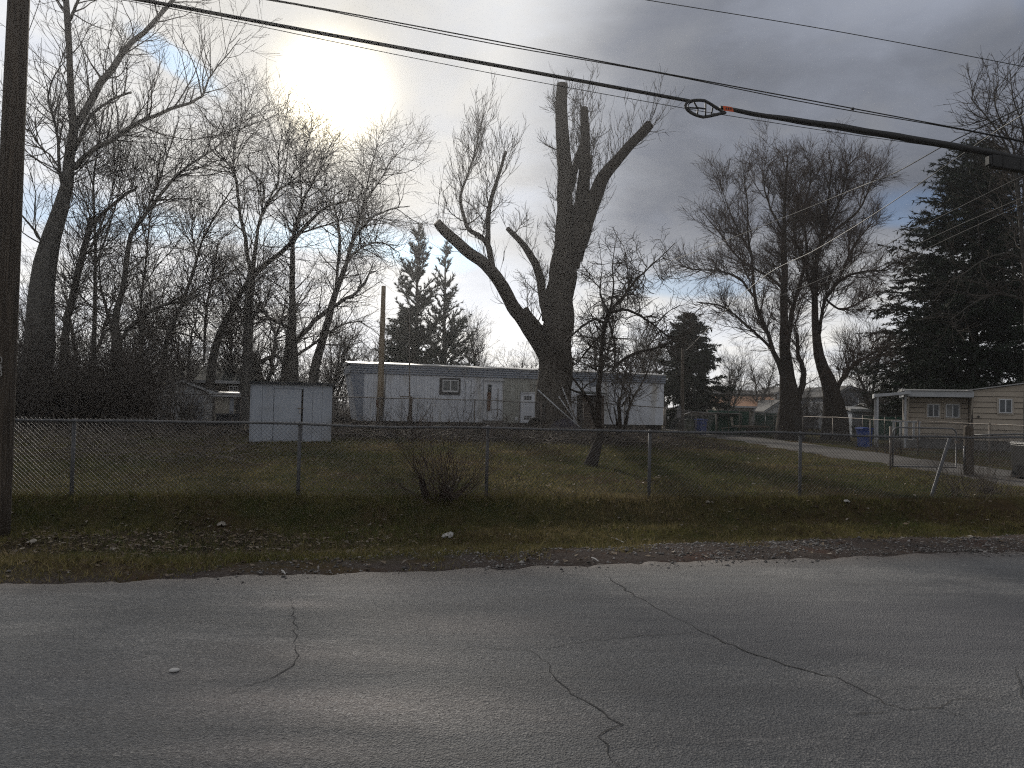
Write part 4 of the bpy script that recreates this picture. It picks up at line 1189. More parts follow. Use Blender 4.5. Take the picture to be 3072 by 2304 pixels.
GEN = [generic_tree_meshes(301, 9.0, 2.2, 1), generic_tree_meshes(302, 7.5, 2.8, 4), generic_tree_meshes(303, 8.5, 2.6, 2, 0.05)]
BACK = [  # (px, distance, scale, kind, turn, label)
    (1440, 62, 0.98, 0, 0.4, 'distant bare tree seen over the white trailer roof left of the pollarded tree'),
    (1085, 58, 0.90, 1, 1.9, 'many stemmed bare tree at the left end of the white trailer roof'),
    (1560, 66, 0.80, 1, 2.7, 'bare many stemmed tree between the cut left limb and the pollarded trunk'),
    (1780, 60, 1.10, 2, 0.9, 'bare tree whose crown shows right of the pollarded trunk'),
    (1905, 64, 1.05, 0, 3.6, 'bare tree behind the gnarled crab apple crown'),
    (1990, 70, 1.10, 1, 5.1, 'bare tree left of the blunt topped evergreen'),
    (2180, 72, 0.92, 1, 0.2, 'many stemmed bare tree standing over the green screen fence'),
    (2270, 80, 0.85, 2, 1.2, 'thin bare tree in front of the orange brown roof'),
    (2620, 58, 0.90, 2, 4.0, 'crooked bare tree behind the carport roof'),
    (2740, 56, 0.95, 0, 2.2, 'bare tree with a dark trunk rising behind the tan trailer roof'),
    (40, 40, 0.95, 1, 0.7, 'bare bushy tree behind the utility pole'),
    (230, 42, 0.95, 2, 3.0, 'bare tree deep in the left thicket'),
    (560, 44, 1.00, 1, 4.4, 'bare many stemmed tree behind the white gable shed'),
    (800, 46, 0.98, 2, 5.5, 'bare tree behind the roof of the pale metal shed'),
    (985, 50, 0.90, 1, 1.0, 'bare scrubby tree in the gap between metal shed and white trailer'),
    (690, 47, 0.90, 0, 2.0, 'bare tree between the dark roofed house and the metal shed'),
    (400, 45, 0.95, 0, 5.0, 'bare tree left of the dark roofed house'),
]
for px, Y, sc, kd, rz, lab in BACK:
    b0 = on_ground(px, Y)
    r = thing('bare_tree', b0, lab, 'tree', 'bare trees in the background', rz)
    r.scale = (sc, sc, sc)
    link_mesh('trunk', GEN[kd][0], r); link_mesh('crown', GEN[kd][1], r)

# far tree line that reads as one mass
rng = np.random.default_rng(77)
n = 300
X = rng.uniform(-150, 170, n); Y = rng.uniform(95, 190, n)
st = np.stack([X, Y, np.zeros(n)], -1)
P1, R1 = grow(st, np.tile([0, 0, 1.0], (n, 1)), rng.uniform(3.5, 7, n), np.full(n, 0.16), 0.03, 6, 0.12, 0.1, rng)
p, d, rr, t, pi, L = branch_off(P1, R1, 4000, 0.15, rad(50), rng)
P2, R2 = grow(p, d, rng.uniform(0.7, 2.4, 4000), np.full(4000, 0.045), 0.02, 4, 0.2, 0.08, rng)
p, d, rr, t, pi, L = branch_off(P2, R2, 12000, 0.15, rad(45), rng)
P3, R3 = grow(p, d, rng.uniform(0.5, 1.2, 12000), np.full(12000, 0.026), 0.016, 3, 0.2, 0.05, rng)
v, q = merge([(P1, R1, 3), (P2, R2, 2), (P3, R3, 2)])
far = link_mesh('distant_wood', mesh_np('distant_wood', v, [q], 'twig'))
tag(far, 'far off line of bare woodland on the horizon', 'woodland', kind='stuff')


# ------------------------------------------------------------------ shrubs
def shrub_parts(ctr, n, h, spread, rng, r=0.010, sub=6, up=0.03, sub2=0, foot=0.3):
    a = rng.random(n) * 6.28; e = rng.uniform(0.55, 1.5, n)
    st = np.stack([ctr[0] + rng.normal(0, foot, n), ctr[1] + rng.normal(0, foot, n), np.full(n, ctr[2] - 0.05)], -1)
    d = np.stack([np.cos(a) * np.cos(e) * spread, np.sin(a) * np.cos(e) * spread, np.sin(e)], -1); d /= np.linalg.norm(d, axis=1, keepdims=True)
    P1, R1 = grow(st, d, h * rng.uniform(0.5, 1.1, n), r * rng.uniform(0.7, 1.4, n), r * 0.35, 7, 0.09, up, rng, 0.03)
    p, dd, rr, t, pi, L = branch_off(P1, R1, n * sub, 0.2, rad(38), rng)
    P2, R2 = grow(p, dd, h * 0.32 * rng.uniform(0.4, 1.2, len(p)), np.minimum(rr * 0.7, r * 0.6), r * 0.25, 5, 0.14, up, rng)
    out = [(P1, R1, 3), (P2, R2 * 1.2, 2 if sub2 else 3)]
    if sub2:
        p, dd, rr, t, pi, L = branch_off(P2, R2, n * sub * sub2, 0.15, rad(42), rng)
        P3, R3 = grow(p, dd, h * 0.13 * rng.uniform(0.4, 1.2, len(p)), np.full(len(p), r * 0.4), r * 0.22, 3, 0.18, up * 0.5, rng)
        out.append((P3, R3 * 1.25, 2))
    return out


def shrub(name, label, base, n, h, spread, seed, m='twig', stump=None, cat='shrub', **kw):
    rng = np.random.default_rng(seed)
    root = thing(name, base, label, cat)
    v, q = merge(shrub_parts((0, 0, 0), n, h, spread, rng, **kw))
    link_mesh('stems', mesh_np('stems', v, [q], m), root)
    for (pts) in (stump or []):
        c = spline(np.array(pts), 9)
        link_mesh('stump', limb_mesh('stump', c, 'bark_dark', 9, rng, 0.14, True), root)
    return root


rng = np.random.default_rng(55)
parts = []; parts2 = []
for i in range(40):
    px = rng.uniform(20, 440); Yd = rng.uniform(27, 38)
    c = on_ground(px, Yd)
    parts += shrub_parts((c.x, c.y, c.z), 22, rng.uniform(1.8, 4.4), 0.8, rng, r=0.015, sub=8, sub2=4, foot=0.5)
for i in range(34):
    px = rng.uniform(380, 1060); Yd = rng.uniform(49, 57)
    c = on_ground(px, Yd)
    parts += shrub_parts((c.x, c.y, c.z), 18, rng.uniform(2.8, 6.4), 0.9, rng, r=0.022, sub=8, sub2=4, foot=0.7)
for i in range(18):
    px = rng.uniform(2390, 2950); Yd = rng.uniform(54, 64)
    c = on_ground(px, Yd)
    parts2 += shrub_parts((c.x, c.y, c.z), 18, rng.uniform(2.6, 6.5), 0.9, rng, r=0.024, sub=8, sub2=4, foot=0.8)
v, q = merge(parts)
thicket = link_mesh('thicket', mesh_np('thicket', v, [q], 'twig'))
tag(thicket, 'dense dark tangle of bare brush under the left trees', 'brush', kind='stuff')
v, q = merge(parts2)
thicket2 = link_mesh('thicket', mesh_np('thicket', v, [q], 'twig'))
tag(thicket2, 'bare brush behind the paired trees and the tan trailer', 'brush', kind='stuff')

shrub('fountain_bush', 'fountain shaped bare bush in front of the white gable shed', on_ground(548, 27.0), 80, 2.1, 1.0, 401, 'twig', r=0.011, sub=6, sub2=2, foot=0.18)
g = ground_at(1325, 1520)
shrub('coppiced_shrub', 'cut back shrub with two dark stumps and thin whips in front of the near fence', g, 56, 1.8, 1.35, 402, 'twig_red', r=0.008, sub=5, up=0.015, foot=0.10,
      stump=[[(-0.25, 0, -0.1, 0.075), (-0.27, 0, 0.12, 0.06), (-0.33, 0.02, 0.33, 0.055), (-0.34, 0.02, 0.45, 0.045)],
             [(0.05, 0.02, -0.1, 0.085), (0.06, 0.0, 0.12, 0.075), (0.08, 0.0, 0.27, 0.08), (0.10, 0, 0.34, 0.06)],
             [(-0.1, -0.05, -0.1, 0.06), (-0.12, -0.05, 0.08, 0.05), (-0.15, -0.06, 0.16, 0.04)]])
g = ground_at(2905, 1492)
shrub('bare_shrub', 'clump of pale bare whips at the leaning fence post on the right', g, 85, 1.15, 1.25, 403, 'twig_pale', r=0.005, sub=4, up=0.01, foot=0.38)
g = ground_at(2965, 1478)
shrub('bare_shrub', 'low dark shrub stub beside the pale whips on the right', g, 30, 0.5, 1.1, 404, 'twig', r=0.006, sub=4, foot=0.14,
      stump=[[(0, 0, -0.1, 0.11), (0, 0, 0.05, 0.10), (0.02, 0, 0.14, 0.07)]])
for i, (px, Yd, h, lab) in enumerate(((1395, 24.5, 2.3, 'thin bare sapling whips left of the trailer steps'), (1240, 25.5, 2.1, 'thin whips in front of the meter post'),
                                      (1160, 29.0, 1.6, 'leafless vine tangle around the foot of the beige cut pole'), (1475, 26.0, 1.5, 'fan of thin twigs in front of the trailer steps'),
                                      (2560, 44.0, 2.2, 'twiggy bush at the foot of the right paired tree'), (2420, 45.0, 2.0, 'reddish twiggy bush between the paired trunks'),
                                      (2985, 31.0, 1.0, 'straggly shrub in front of the tan trailer skirting'), (2660, 30.5, 0.8, 'low dry bush beside the blue cart'),
                                      (2270, 44.5, 1.5, 'thin bush in front of the green screen fence'))):
    shrub('bare_shrub', lab, on_ground(px, Yd), 14 if i < 4 else 34, h, 0.75, 410 + i, 'twig_red' if i == 5 else 'twig', r=0.008 if i < 4 else 0.011, sub=5, sub2=2, foot=0.12 if i < 4 else 0.5)

# fallen sticks and brash lying in the yard and under the left trees
rng = np.random.default_rng(61)
n = 1500
px = np.concatenate([rng.uniform(980, 2000, 900), rng.uniform(60, 760, 600)]); Yd = np.concatenate([rng.uniform(25.5, 33.0, 900), rng.uniform(17.0, 29.0, 600)])
X = (px - W_PX / 2) / F_PX * Yd
st = np.stack([X, Yd, zg(X, Yd) + rng.uniform(0.01, 0.16, n)], -1)
a = rng.random(n) * 6.28; e = rng.normal(0.08, 0.22, n)
P1, R1 = grow(st, np.stack([np.cos(a) * np.cos(e), np.sin(a) * np.cos(e), np.sin(e)], -1), rng.uniform(0.3, 1.6, n), rng.uniform(0.006, 0.018, n), 0.004, 5, 0.10, -0.01, rng, 0.04)
p, d, rr, t, pi, L = branch_off(P1, R1, 2200, 0.2, rad(40), rng)
P2, R2 = grow(p, d, rng.uniform(0.12, 0.5, 2200), np.full(2200, 0.006), 0.004, 3, 0.12, 0.0, rng)
v, q = merge([(P1, R1, 3), (P2, R2, 2)])
brash = link_mesh('brash', mesh_np('brash', v, [q], 'twig_pale'))
tag(brash, 'fallen sticks and brash strewn over the yard ground', 'sticks', kind='stuff')


# ================================================================== chain link fences
def chain_link(path, z0s, h, cell, r, rng, over=0.03, m='fence_wire', wob=0.012):
    """diagonal wires woven between two heights along a ground path (list of xy)"""
    P = np.array(path, float); seg = np.linalg.norm(np.diff(P, axis=0), axis=1); cum = np.concatenate([[0], np.cumsum(seg)]); L = cum[-1]
    Z = np.array(z0s, float)
    run = h + over
    K = 6; t = np.linspace(0, 1, K)
    curves = []
    for fam in (1, -1):
        s0 = np.arange(-run if fam > 0 else 0, L if fam > 0 else L + run, cell)
        S = s0[:, None] + fam * run * t[None] + rng.normal(0, wob * 0.4, (len(s0), K))
        ok = (S >= 0) & (S <= L)
        Sc = np.clip(S, 0, L)
        x = np.interp(Sc, cum, P[:, 0]); y = np.interp(Sc, cum, P[:, 1]); zb = np.interp(Sc, cum, Z)
        sag = (vnoise(Sc, Sc * 0 + t[None] * 2, 1.1, 5) - 0.5) * wob * 3
        z = zb + 0.02 + run * t[None]
        n = np.array([-(P[-1] - P[0])[1], (P[-1] - P[0])[0]]); n /= np.linalg.norm(n)
        off = sag - 0.025 + fam * r * 0.9
        C = np.stack([x + n[0] * off, y + n[1] * off, z], -1)
        curves.append(C[ok.all(1)])
    C = np.concatenate(curves)
    v, q, _ = sweep(C, np.full(C.shape[:2], r), 3)
    return mesh_np('chain_link', v, [q], m)


def fence(name, label, path, posts, h, post_r, rail_r, cell, wire_r, seed, rail_ext=None, post_extra=0.02, m='galvanised', group='chain link fences'):
    rng = np.random.default_rng(seed)
    z = [zgf(x, y) for x, y in path]
    x0, y0 = path[0]
    root = thing(name, (x0, y0, z[0]), label, 'fence', group)
    inv = Matrix.Translation((-x0, -y0, -z[0]))
    def put(nm, me):
        me.transform(inv); o = link_mesh(nm, me, root); return o
    o = put('chain_link', chain_link(path, z, h, cell, wire_r, rng)); o['kind'] = 'stuff'
    for (x, y) in posts:
        zz = zgf(x, y)
        po = put('post', MB().tube([(x, y, zz - 0.2), (x, y, zz + h + post_extra)], post_r, 10).mesh('post', m, True))
        me = MB().tube([(x, y, zz + h + post_extra - 0.03), (x, y, zz + h + post_extra + 0.005), (x, y, zz + h + post_extra + 0.03)], [post_r * 1.25, post_r * 1.25, post_r * 0.5], 10).mesh('post_cap', m, True)
        me.transform(inv); link_mesh('post_cap', me, po)
    P = np.array(path); cum = np.concatenate([[0], np.cumsum(np.linalg.norm(np.diff(P, axis=0), axis=1))])
    n = max(2, int(cum[-1] / 0.8)); S = np.linspace(0, cum[-1], n)
    pts = [(np.interp(s, cum, P[:, 0]), np.interp(s, cum, P[:, 1]), np.interp(s, cum, z) + h + 0.006 * math.sin(s * 2.1) + random.gauss(0, 0.003)) for s in S]
    put('top_rail', MB().tube(pts, rail_r, 9).mesh('top_rail', m, True))
    return root


# near fence along the road; its last upright leans
npX = [-10.1, -6.9, -3.5, -0.4, 2.5, 5.4]
path = [(x, float(fence_y(x))) for x in np.arange(-10.2, 11.6, 0.6)]
nf = fence('chain_link_fence', 'long low chain link fence nearest the road with a dull grey top rail', path,
           [(x, float(fence_y(x)) + 0.03) for x in npX] + [(11.3, float(fence_y(11.3)))], 1.19, 0.030, 0.021, 0.066, 0.0027, 501)
o0 = Vector(nf.location)
pb = ground_at(2795, 1486); pt = at(2850, 1312, pb.y + 0.05)
lp = MB().tube([pb - o0 - Vector((0.1, 0, 0.2)), pb - o0, pt - o0], 0.032, 10).build('post', 'galvanised', nf, True)
tag(lp, 'post leaning far to the right')
pts = [Vector((x, float(fence_y(x)) + 0.06, 0.42 + 0.02 * math.sin(x))) - o0 for x in np.arange(5.4, 11.3, 0.5)]
for dz in (0.0, 0.18): MB().tube([p + Vector((0, 0, dz)) for p in pts], 0.003, 4).build('tension_wire', 'fence_wire', nf)

# yard fence in front of the white trailer
a, b2, c3 = at(370, 1200, 31.0), at(1140, 1200, 31.5), at(1992, 1200, 35.5)
path = [(a.x + (b2.x - a.x) * t, a.y + (b2.y - a.y) * t) for t in np.linspace(0, 1, 12)] + [(b2.x + (c3.x - b2.x) * t, b2.y + (c3.y - b2.y) * t) for t in np.linspace(0, 1, 14)[1:]]
posts = []
for px in (378, 530, 700, 860, 985, 1148, 1432, 1555, 1640, 1745, 1890, 1990):
    r = ray(px, 1200); best = min(path, key=lambda p: abs(p[0] / p[1] - r.x / r.y)); posts.append(best)
fence('chain_link_fence', 'yard chain link fence running in front of the white trailer', path, posts, 1.33, 0.026, 0.019, 0.075, 0.0032, 502, m='old_steel')
# short stretch from the trailer corner to the slim service pole
c4 = at(2145, 1216, 41.0)
path = [(c3.x + 0.1 + (c4.x - c3.x) * t, c3.y + 0.1 + (c4.y - c3.y) * t) for t in np.linspace(0, 1, 8)]
fence('chain_link_fence', 'short chain link run between the trailer corner and the slim service pole', path, [path[0], path[4], path[-1]], 1.33, 0.026, 0.019, 0.075, 0.0022, 503, m='old_steel')
# fence on the far side of the lane
path = [(16.3, y) for y in np.arange(21.0, 52.0, 1.5)]
posts = [(16.3, y) for y in (21.3, 25.0, 29.4, 33.3, 37.2, 41.0, 45.5, 50.5)]
fence('chain_link_fence', 'chain link fence along the far side of the lane in front of the tan trailer', path, posts, 1.40, 0.024, 0.014, 0.085, 0.0020, 504, m='old_steel')

# tubular gate with chain link infill, a wooden post beside it
gp0 = ground_at(2678, 1412); gp1 = ground_at(2868, 1420)
fr = Frame(gp0, gp1)
gate = thing('farm_gate', gp0, 'tubular steel walk gate with rounded upper corners beside the thick wooden post', 'gate', None, fr.rz)
w = fr.len; hh = 1.22; rc = 0.16
pts = [(0, 0, 0.12), (0, 0, hh - rc)] + [(rc - rc * math.cos(t), 0, hh - rc + rc * math.sin(t)) for t in np.linspace(0.2, 1.57, 5)] + \
      [(w - rc + rc * math.sin(t), 0, hh - rc + rc * math.cos(t)) for t in np.linspace(0, 1.57, 6)] + [(w, 0, 0.12), (0, 0, 0.12)]
MB().tube(pts, 0.022, 9).build('gate_frame', 'galvanised', gate, True)
me = chain_link([(0.02, 0), (w - 0.02, 0)], [0.10, 0.10], 1.06, 0.07, 0.002, np.random.default_rng(8), 0.0)
o = link_mesh('chain_link', me, gate); o['kind'] = 'stuff'
MB().tube([(-0.07, 0, -0.2), (-0.07, 0, 1.25)], 0.028, 9).build('hinge_post', 'old_steel', gate, True)
MB().box(-0.1, 0.0, -0.04, 0.04, 0.88, 0.95).build('hinge', 'old_steel', gate)
MB().box(w - 0.02, w + 0.10, -0.04, 0.04, 0.80, 0.88).build('latch', 'old_steel', gate)
MB().box(w * 0.93, w * 0.96, -0.01, 0.03, 0.3, 0.33).build('bolt', 'old_steel', gate)
g = ground_at(2905, 1428)
wp = thing('wooden_post', g, 'thick weathered wooden gate post near the right edge', 'post')
MB().tube([(0, 0, -0.2), (0.01, 0, 0.5), (0, 0, 1.30), (0, 0, 1.36)], [0.125, 0.12, 0.115, 0.085], 14).build('shaft', 'pole_wood', wp, True)
MB().tube([(-0.135, -0.02, 0.15), (-0.13, -0.02, 0.8)], 0.02, 7).build('conduit', 'fence_wire', wp, True)
e = at(3050, 1302, 19.0)
rl = thing('fence_rail', (g.x + 0.13, g.y, g.z + 1.1), 'single galvanised rail running right from the thick wooden gate post', 'rail')
MB().tube([(0, 0, 0), Vector((e.x - g.x - 0.13, e.y - g.y, e.z - g.z - 1.1)) * 0.5, (e.x - g.x - 0.13, e.y - g.y, e.z - g.z - 1.1), (e.x - g.x + 1.6, e.y - g.y, e.z - g.z - 1.12)], 0.02, 8).build('pipe', 'galvanised', rl, True)
# black cart at the right border
g = ground_at(3085, 1440)
bc = thing('wheelie_bin', g, 'black bin cut off by the right picture edge', 'bin')
prof = [(-0.24, 0.05), (0.24, 0.05), (0.29, 0.92), (-0.29, 0.92)]
MB().prism(prof, -0.28, 0.28, 'y').build('body', 'black_plastic', bc, bevel=0.03)
MB().prism([(-0.31, 0.93), (0.31, 0.93), (0.29, 0.99), (-0.25, 1.0)], -0.30, 0.30, 'y').build('lid', 'black_plastic', bc, bevel=0.02)
for sx in (-0.2, 0.2): MB().tube([(sx - 0.03, 0.25, 0.1), (sx + 0.03, 0.25, 0.1)], 0.1, 12).build('wheel', 'tyre_rubber', bc, True)

# ================================================================== the white trailer
A = at(1074, 1270, 38.0); Bq = at(1991, 1270, 43.5)
A.z = zgf(A.x, A.y) - 0.02
T = Frame(A, (Bq.x, Bq.y, A.z))
L = T.len; ZS, ZB, ZF, ZR = 0.10, 0.34, 2.62, 3.12
ZF = T.z(1400, 1131) ; ZR = T.z(1400, 1104); ZB = 0.22
trailer = thing('mobile_home', A, 'long white mobile home with grey blue roof band behind the yard fence', 'mobile home', None, T.rz)
DEP = 3.6
slant = T.s(1074, 1270) - T.s(1052, 1092)


def corrugated(x0, x1, z0, z1, pitch=0.15, dep=0.03, y=0.0):
    """ribbed sheet facing -y"""
    mb = MB(); x = x0; pr = []
    while x < x1 - 1e-6:
        for dx, dy in ((0, 0), (0.34, 0), (0.42, -1), (0.58, -1), (0.66, 0)):
            xx = x + dx * pitch
            if xx <= x1: pr.append((xx, y + dy * dep))
        x += pitch
    pr.append((x1, y))
    n = len(pr)
    mb.v = [(p[0], p[1], z0) for p in pr] + [(p[0], p[1], z1) for p in pr]
    mb.f = [(i, i + 1, n + i + 1, n + i) for i in range(n - 1)]
    return mb


core = MB(); core.prism([(-slant, ZR - 0.06), (0.0, ZB), (L, ZB), (L, ZR - 0.06)], 0.03, DEP, 'y')
core.build('body', 'trailer_white', trailer)
sx = [0.30, T.s(1452), T.s(1552), T.s(1610), T.s(1800), L - 0.03]
corrugated(0.24, T.s(1449), ZB, ZF).build('siding', 'trailer_white', trailer)
o = corrugated(T.s(1509), T.s(1560), ZB, ZF, 0.10).build('siding', 'trailer_green_stain', trailer); tag(o, 'stained ribbed siding beside the door')
o = corrugated(T.s(1606), T.s(1640), ZB, ZF, 0.10).build('siding', 'trailer_green_stain', trailer)
corrugated(T.s(1640), L - 0.04, ZB, ZF, 0.30, 0.008).build('siding', 'trailer_white', trailer)
corrugated(T.s(1449), T.s(1509), T.z(1478, 1138), ZF, 0.115).build('siding', 'trailer_white', trailer)
o = corrugated(T.s(1560), T.s(1606), T.z(1583, 1176), ZF, 0.10).build('siding', 'trailer_green_stain', trailer); tag(o, 'rust streaked ribbed siding above the furnace door')
MB().prism([(-slant - 0.01, ZF), (-0.03, ZB), (0.24, ZB), (0.24, ZF)][::-1], -0.035, 0.028, 'y').build('corner_trim', 'trailer_band', trailer)
MB().hexa([(-slant - 0.03, 0.03, ZF), (-slant - 0.03, DEP, ZF), (-slant - 0.012, DEP, ZF), (-slant - 0.012, 0.03, ZF)], [(-slant - 0.03, 0.03, ZF + 0.2), (-slant - 0.03, DEP, ZF + 0.2), (-slant - 0.012, DEP, ZF + 0.2), (-slant - 0.012, 0.03, ZF + 0.2)]).build('end_trim', 'trailer_band', trailer)
# roof band in stacked ribs and bright metal roof edge
nrib = 4; hb = (ZR - ZF) / nrib
for i in range(nrib):
    z0 = ZF + i * hb
    mb = MB(); sl0 = -slant * (z0 - ZB) / (ZR - ZB) - 0.05
    mb.prism([(-0.075, z0 + 0.012), (-0.095, z0 + hb * 0.35), (-0.085, z0 + hb - 0.004), (0.028, z0 + hb - 0.004), (0.028, z0 + 0.012)], sl0, L + 0.03, 'x')
    mb.build('roof_band', 'trailer_band', trailer)
seg = 14
for i in range(seg):
    x0 = -slant - 0.12 + (L + slant + 0.2) * i / seg; x1 = -slant - 0.12 + (L + slant + 0.2) * (i + 1) / seg
    dz = random.gauss(0, 0.012)
    MB().prism([(-0.13, ZR + 0.0 + dz), (-0.12, ZR + 0.05 + dz), (DEP * 0.5, ZR + 0.22 + dz), (DEP + 0.1, ZR + 0.05), (DEP + 0.1, ZR)], x0 + 0.004, x1 - 0.004, 'x').build('roof_panel', 'roof_metal', trailer)
MB().box(0.05, L - 0.1, 0.06, 0.09, -0.1, ZB - 0.01).build('skirting', 'dark_fill', trailer)  # dark sheet paints the shade of the gap under the trailer
for i in range(9): MB().box(0.6 + i * 2.05, 0.95 + i * 2.05, 0.1, 0.5, -0.1, ZB - 0.015).build('pier', 'concrete', trailer)
# window
x0, z1 = T.hit(1319, 1133); x1, z0 = T.hit(1380, 1185)
win = MB().box(x0, x1, -0.05, -0.02, z0, z1).build('window', 'dark_trim', trailer)
fx0, fz1 = T.hit(1327, 1139); fx1, fz0 = T.hit(1374, 1177)
t_ = 0.05
fm = MB(); fm.box(fx0, fx1, -0.085, -0.052, fz1 - t_, fz1); fm.box(fx0, fx1, -0.085, -0.052, fz0, fz0 + t_ * 1.6)
fm.box(fx0, fx0 + t_, -0.085, -0.052, fz0 + t_ * 1.6, fz1 - t_); fm.box(fx1 - t_, fx1, -0.085, -0.052, fz0 + t_ * 1.6, fz1 - t_)
xm = (fx0 + fx1) / 2; fm.box(xm - 0.03, xm + 0.03, -0.088, -0.052, fz0 + t_ * 1.6, fz1 - t_)
fm.build('frame', 'white_paint', win)
MB().box(fx0 + t_, xm - 0.03, -0.070, -0.052, fz0 + t_ * 1.6, fz1 - t_).build('pane', 'glass_dark', win)
MB().box(xm + 0.03, fx1 - t_, -0.066, -0.052, fz0 + t_ * 1.6, fz1 - t_).build('pane', 'glass_dark', win)
# door
dx0, dx1 = T.s(1453), T.s(1505); dz1 = T.z(1478, 1142); dz0 = T.z(1478, 1266)
door = MB().box(dx0, dx1, -0.03, 0.02, dz0, dz1).build('door', 'trailer_white', trailer)
MB().box(dx0 - 0.06, dx1 + 0.06, -0.16, -0.032, dz1 + 0.0, dz1 + 0.06).build('drip_cap', 'white_paint', door)
for xx in (dx0 - 0.05, dx1 + 0.005): MB().box(xx, xx + 0.045, -0.055, 0.0, dz0, dz1 - 0.003).build('jamb', 'white_paint', door)
wx0, wz1 = T.hit(1463, 1153); wx1, wz0 = T.hit(1473, 1196)
MB().box(wx0, wx1, -0.05, -0.031, wz0, wz1).build('pane', 'glass_dark', door)
MB().box(wx0 - 0.02, wx1 - 0.05, -0.11, -0.052, wz0 - 0.65, wz0 + 0.35).build('hanging_strip', 'rust_brown', door)
MB().tube([(T.s(1493), -0.06, T.z(1493, 1165)), (T.s(1493), -0.06, T.z(1493, 1250))], 0.018, 6).build('pull_bar', 'old_steel', door, True)
MB().tube([(T.s(1488), -0.031, T.z(1488, 1196)), (T.s(1488), -0.09, T.z(1488, 1196))], 0.04, 10).build('handle', 'old_steel', door, True)
# furnace cupboard door with vents
ux0, ux1 = T.s(1563), T.s(1604); uz1 = T.z(1583, 1178); uz0 = T.z(1583, 1268)
ud = MB().box(ux0, ux1, -0.03, 0.02, uz0, uz1).build('furnace_door', 'trailer_white', trailer)
MB().box(ux0 - 0.03, ux1 + 0.03, -0.07, -0.032, uz1 - 0.01, uz1 + 0.04).build('drip_cap', 'white_paint', ud)
for py0, py1 in ((1188, 1200), (1247, 1259)):
    vx0, vz1 = T.hit(1572, py0); vx1, vz0 = T.hit(1594, py1)
    vent = MB().box(vx0, vx1, -0.036, -0.031, vz0, vz1).build('vent', 'dark_trim', ud)
    for j in range(4):
        xx = vx0 + (vx1 - vx0) * j / 3 - 0.012
        MB().box(xx, xx + 0.024, -0.045, -0.0365, vz0, vz1).build('bar', 'white_paint', ud)
    MB().box(vx0, vx1, -0.043, -0.0367, (vz0 + vz1) / 2 - 0.01, (vz0 + vz1) / 2 + 0.01).build('bar', 'white_paint', ud)
bx0, bz1 = T.hit(1544, 1251); bx1, bz0 = T.hit(1553, 1261)
MB().box(bx0, bx1, -0.06, -0.018, bz0, bz1).build('outlet_box', 'white_paint', trailer)
lx0, lz1 = T.hit(1768, 1141); lx1, lz0 = T.hit(1800, 1159)
lv = MB().box(lx0, lx1, -0.03, -0.012, lz0, lz1).build('louvre', 'trailer_band', trailer)
for j in range(5):
    zz = lz0 + (lz1 - lz0) * (j + 0.5) / 5
    MB().box(lx0 + 0.02, lx1 - 0.02, -0.05, -0.031, zz - 0.02, zz + 0.012).build('slat', 'trailer_band', lv)
MB().tube([(T.s(1982), -0.03, T.z(1982, 1135)), (T.s(1980), -0.03, T.z(1980, 1165)), (L - 0.02, -0.03, T.z(1990, 1182))], 0.008, 5).build('cable', 'black_cable', trailer)

# steps with hand rail in front of the door
S = Frame(T.o + T.x * (dx0 - 0.1) - T.n * 0.05, T.o + T.x * dx1 - T.n * 0.05)
st = thing('entry_steps', S.o, 'low entry steps with a bent pipe hand rail below the trailer door', 'steps', None, S.rz)
MB().box(0.0, 1.15, -0.85, -0.05, -0.1, 0.16).build('tread', 'concrete', st)
MB().box(0.05, 1.10, -0.50, -0.05, 0.163, 0.34).build('tread', 'concrete', st)
for sx_ in (0.03,):
    MB().tube([(sx_, -0.8, 0.0), (sx_, -0.8, 0.92), (0.72, -0.8, 0.96), (1.05, -0.8, 0.70), (1.12, -0.8, 0.62), (1.12, -0.8, 0.0)], 0.018, 7).build('hand_rail', 'old_steel', st, True)
    for xx in (0.38, 0.60): MB().tube([(xx, -0.8, 0.05), (xx, -0.8, 0.92)], 0.009, 5).build('baluster', 'old_steel', st, True)
    MB().tube([(0.03, -0.8, 0.30), (1.12, -0.8, 0.30)], 0.011, 5).build('lower_rail', 'old_steel', st, True)

# dark wooden lean-to behind the crab apple trunk
ht = Frame(at(1747, 1280, 39.2), at(1812, 1280, 39.6)); ht.o.z = zgf(ht.o.x, ht.o.y)
hu = thing('wooden_hutch', ht.o, 'dark brown wooden hutch against the trailer behind the crab apple trunk', 'hutch', None, ht.rz)
hz = ht.z(1780, 1180)
MB().box(0, ht.len, 0.05, 0.8, -0.05, hz - 0.1).build('carcass', 'dark_fill', hu)
for i in range(6):
    xx = ht.len * i / 6
    if i in (2, 3): MB().box(xx + 0.01, xx + ht.len / 6 - 0.01, 0.0, 0.045, -0.05, 0.75).build('plank', 'brown_wood', hu)
    else: MB().box(xx + 0.01, xx + ht.len / 6 - 0.01, 0.0, 0.045, -0.05, hz - 0.1).build('plank', 'brown_wood', hu)
MB().prism([(-0.12, hz - 0.05), (-0.12, hz - 0.0), (0.9, hz + 0.12), (0.9, hz + 0.07)], -0.08, ht.len + 0.1, 'x').build('roof', 'dark_roof', hu)
for zz in (0.62, 0.78): MB().box(ht.len * 0.0, ht.len * 0.36, -0.03, -0.003, zz, zz + 0.05).build('batten', 'cut_wood', hu)

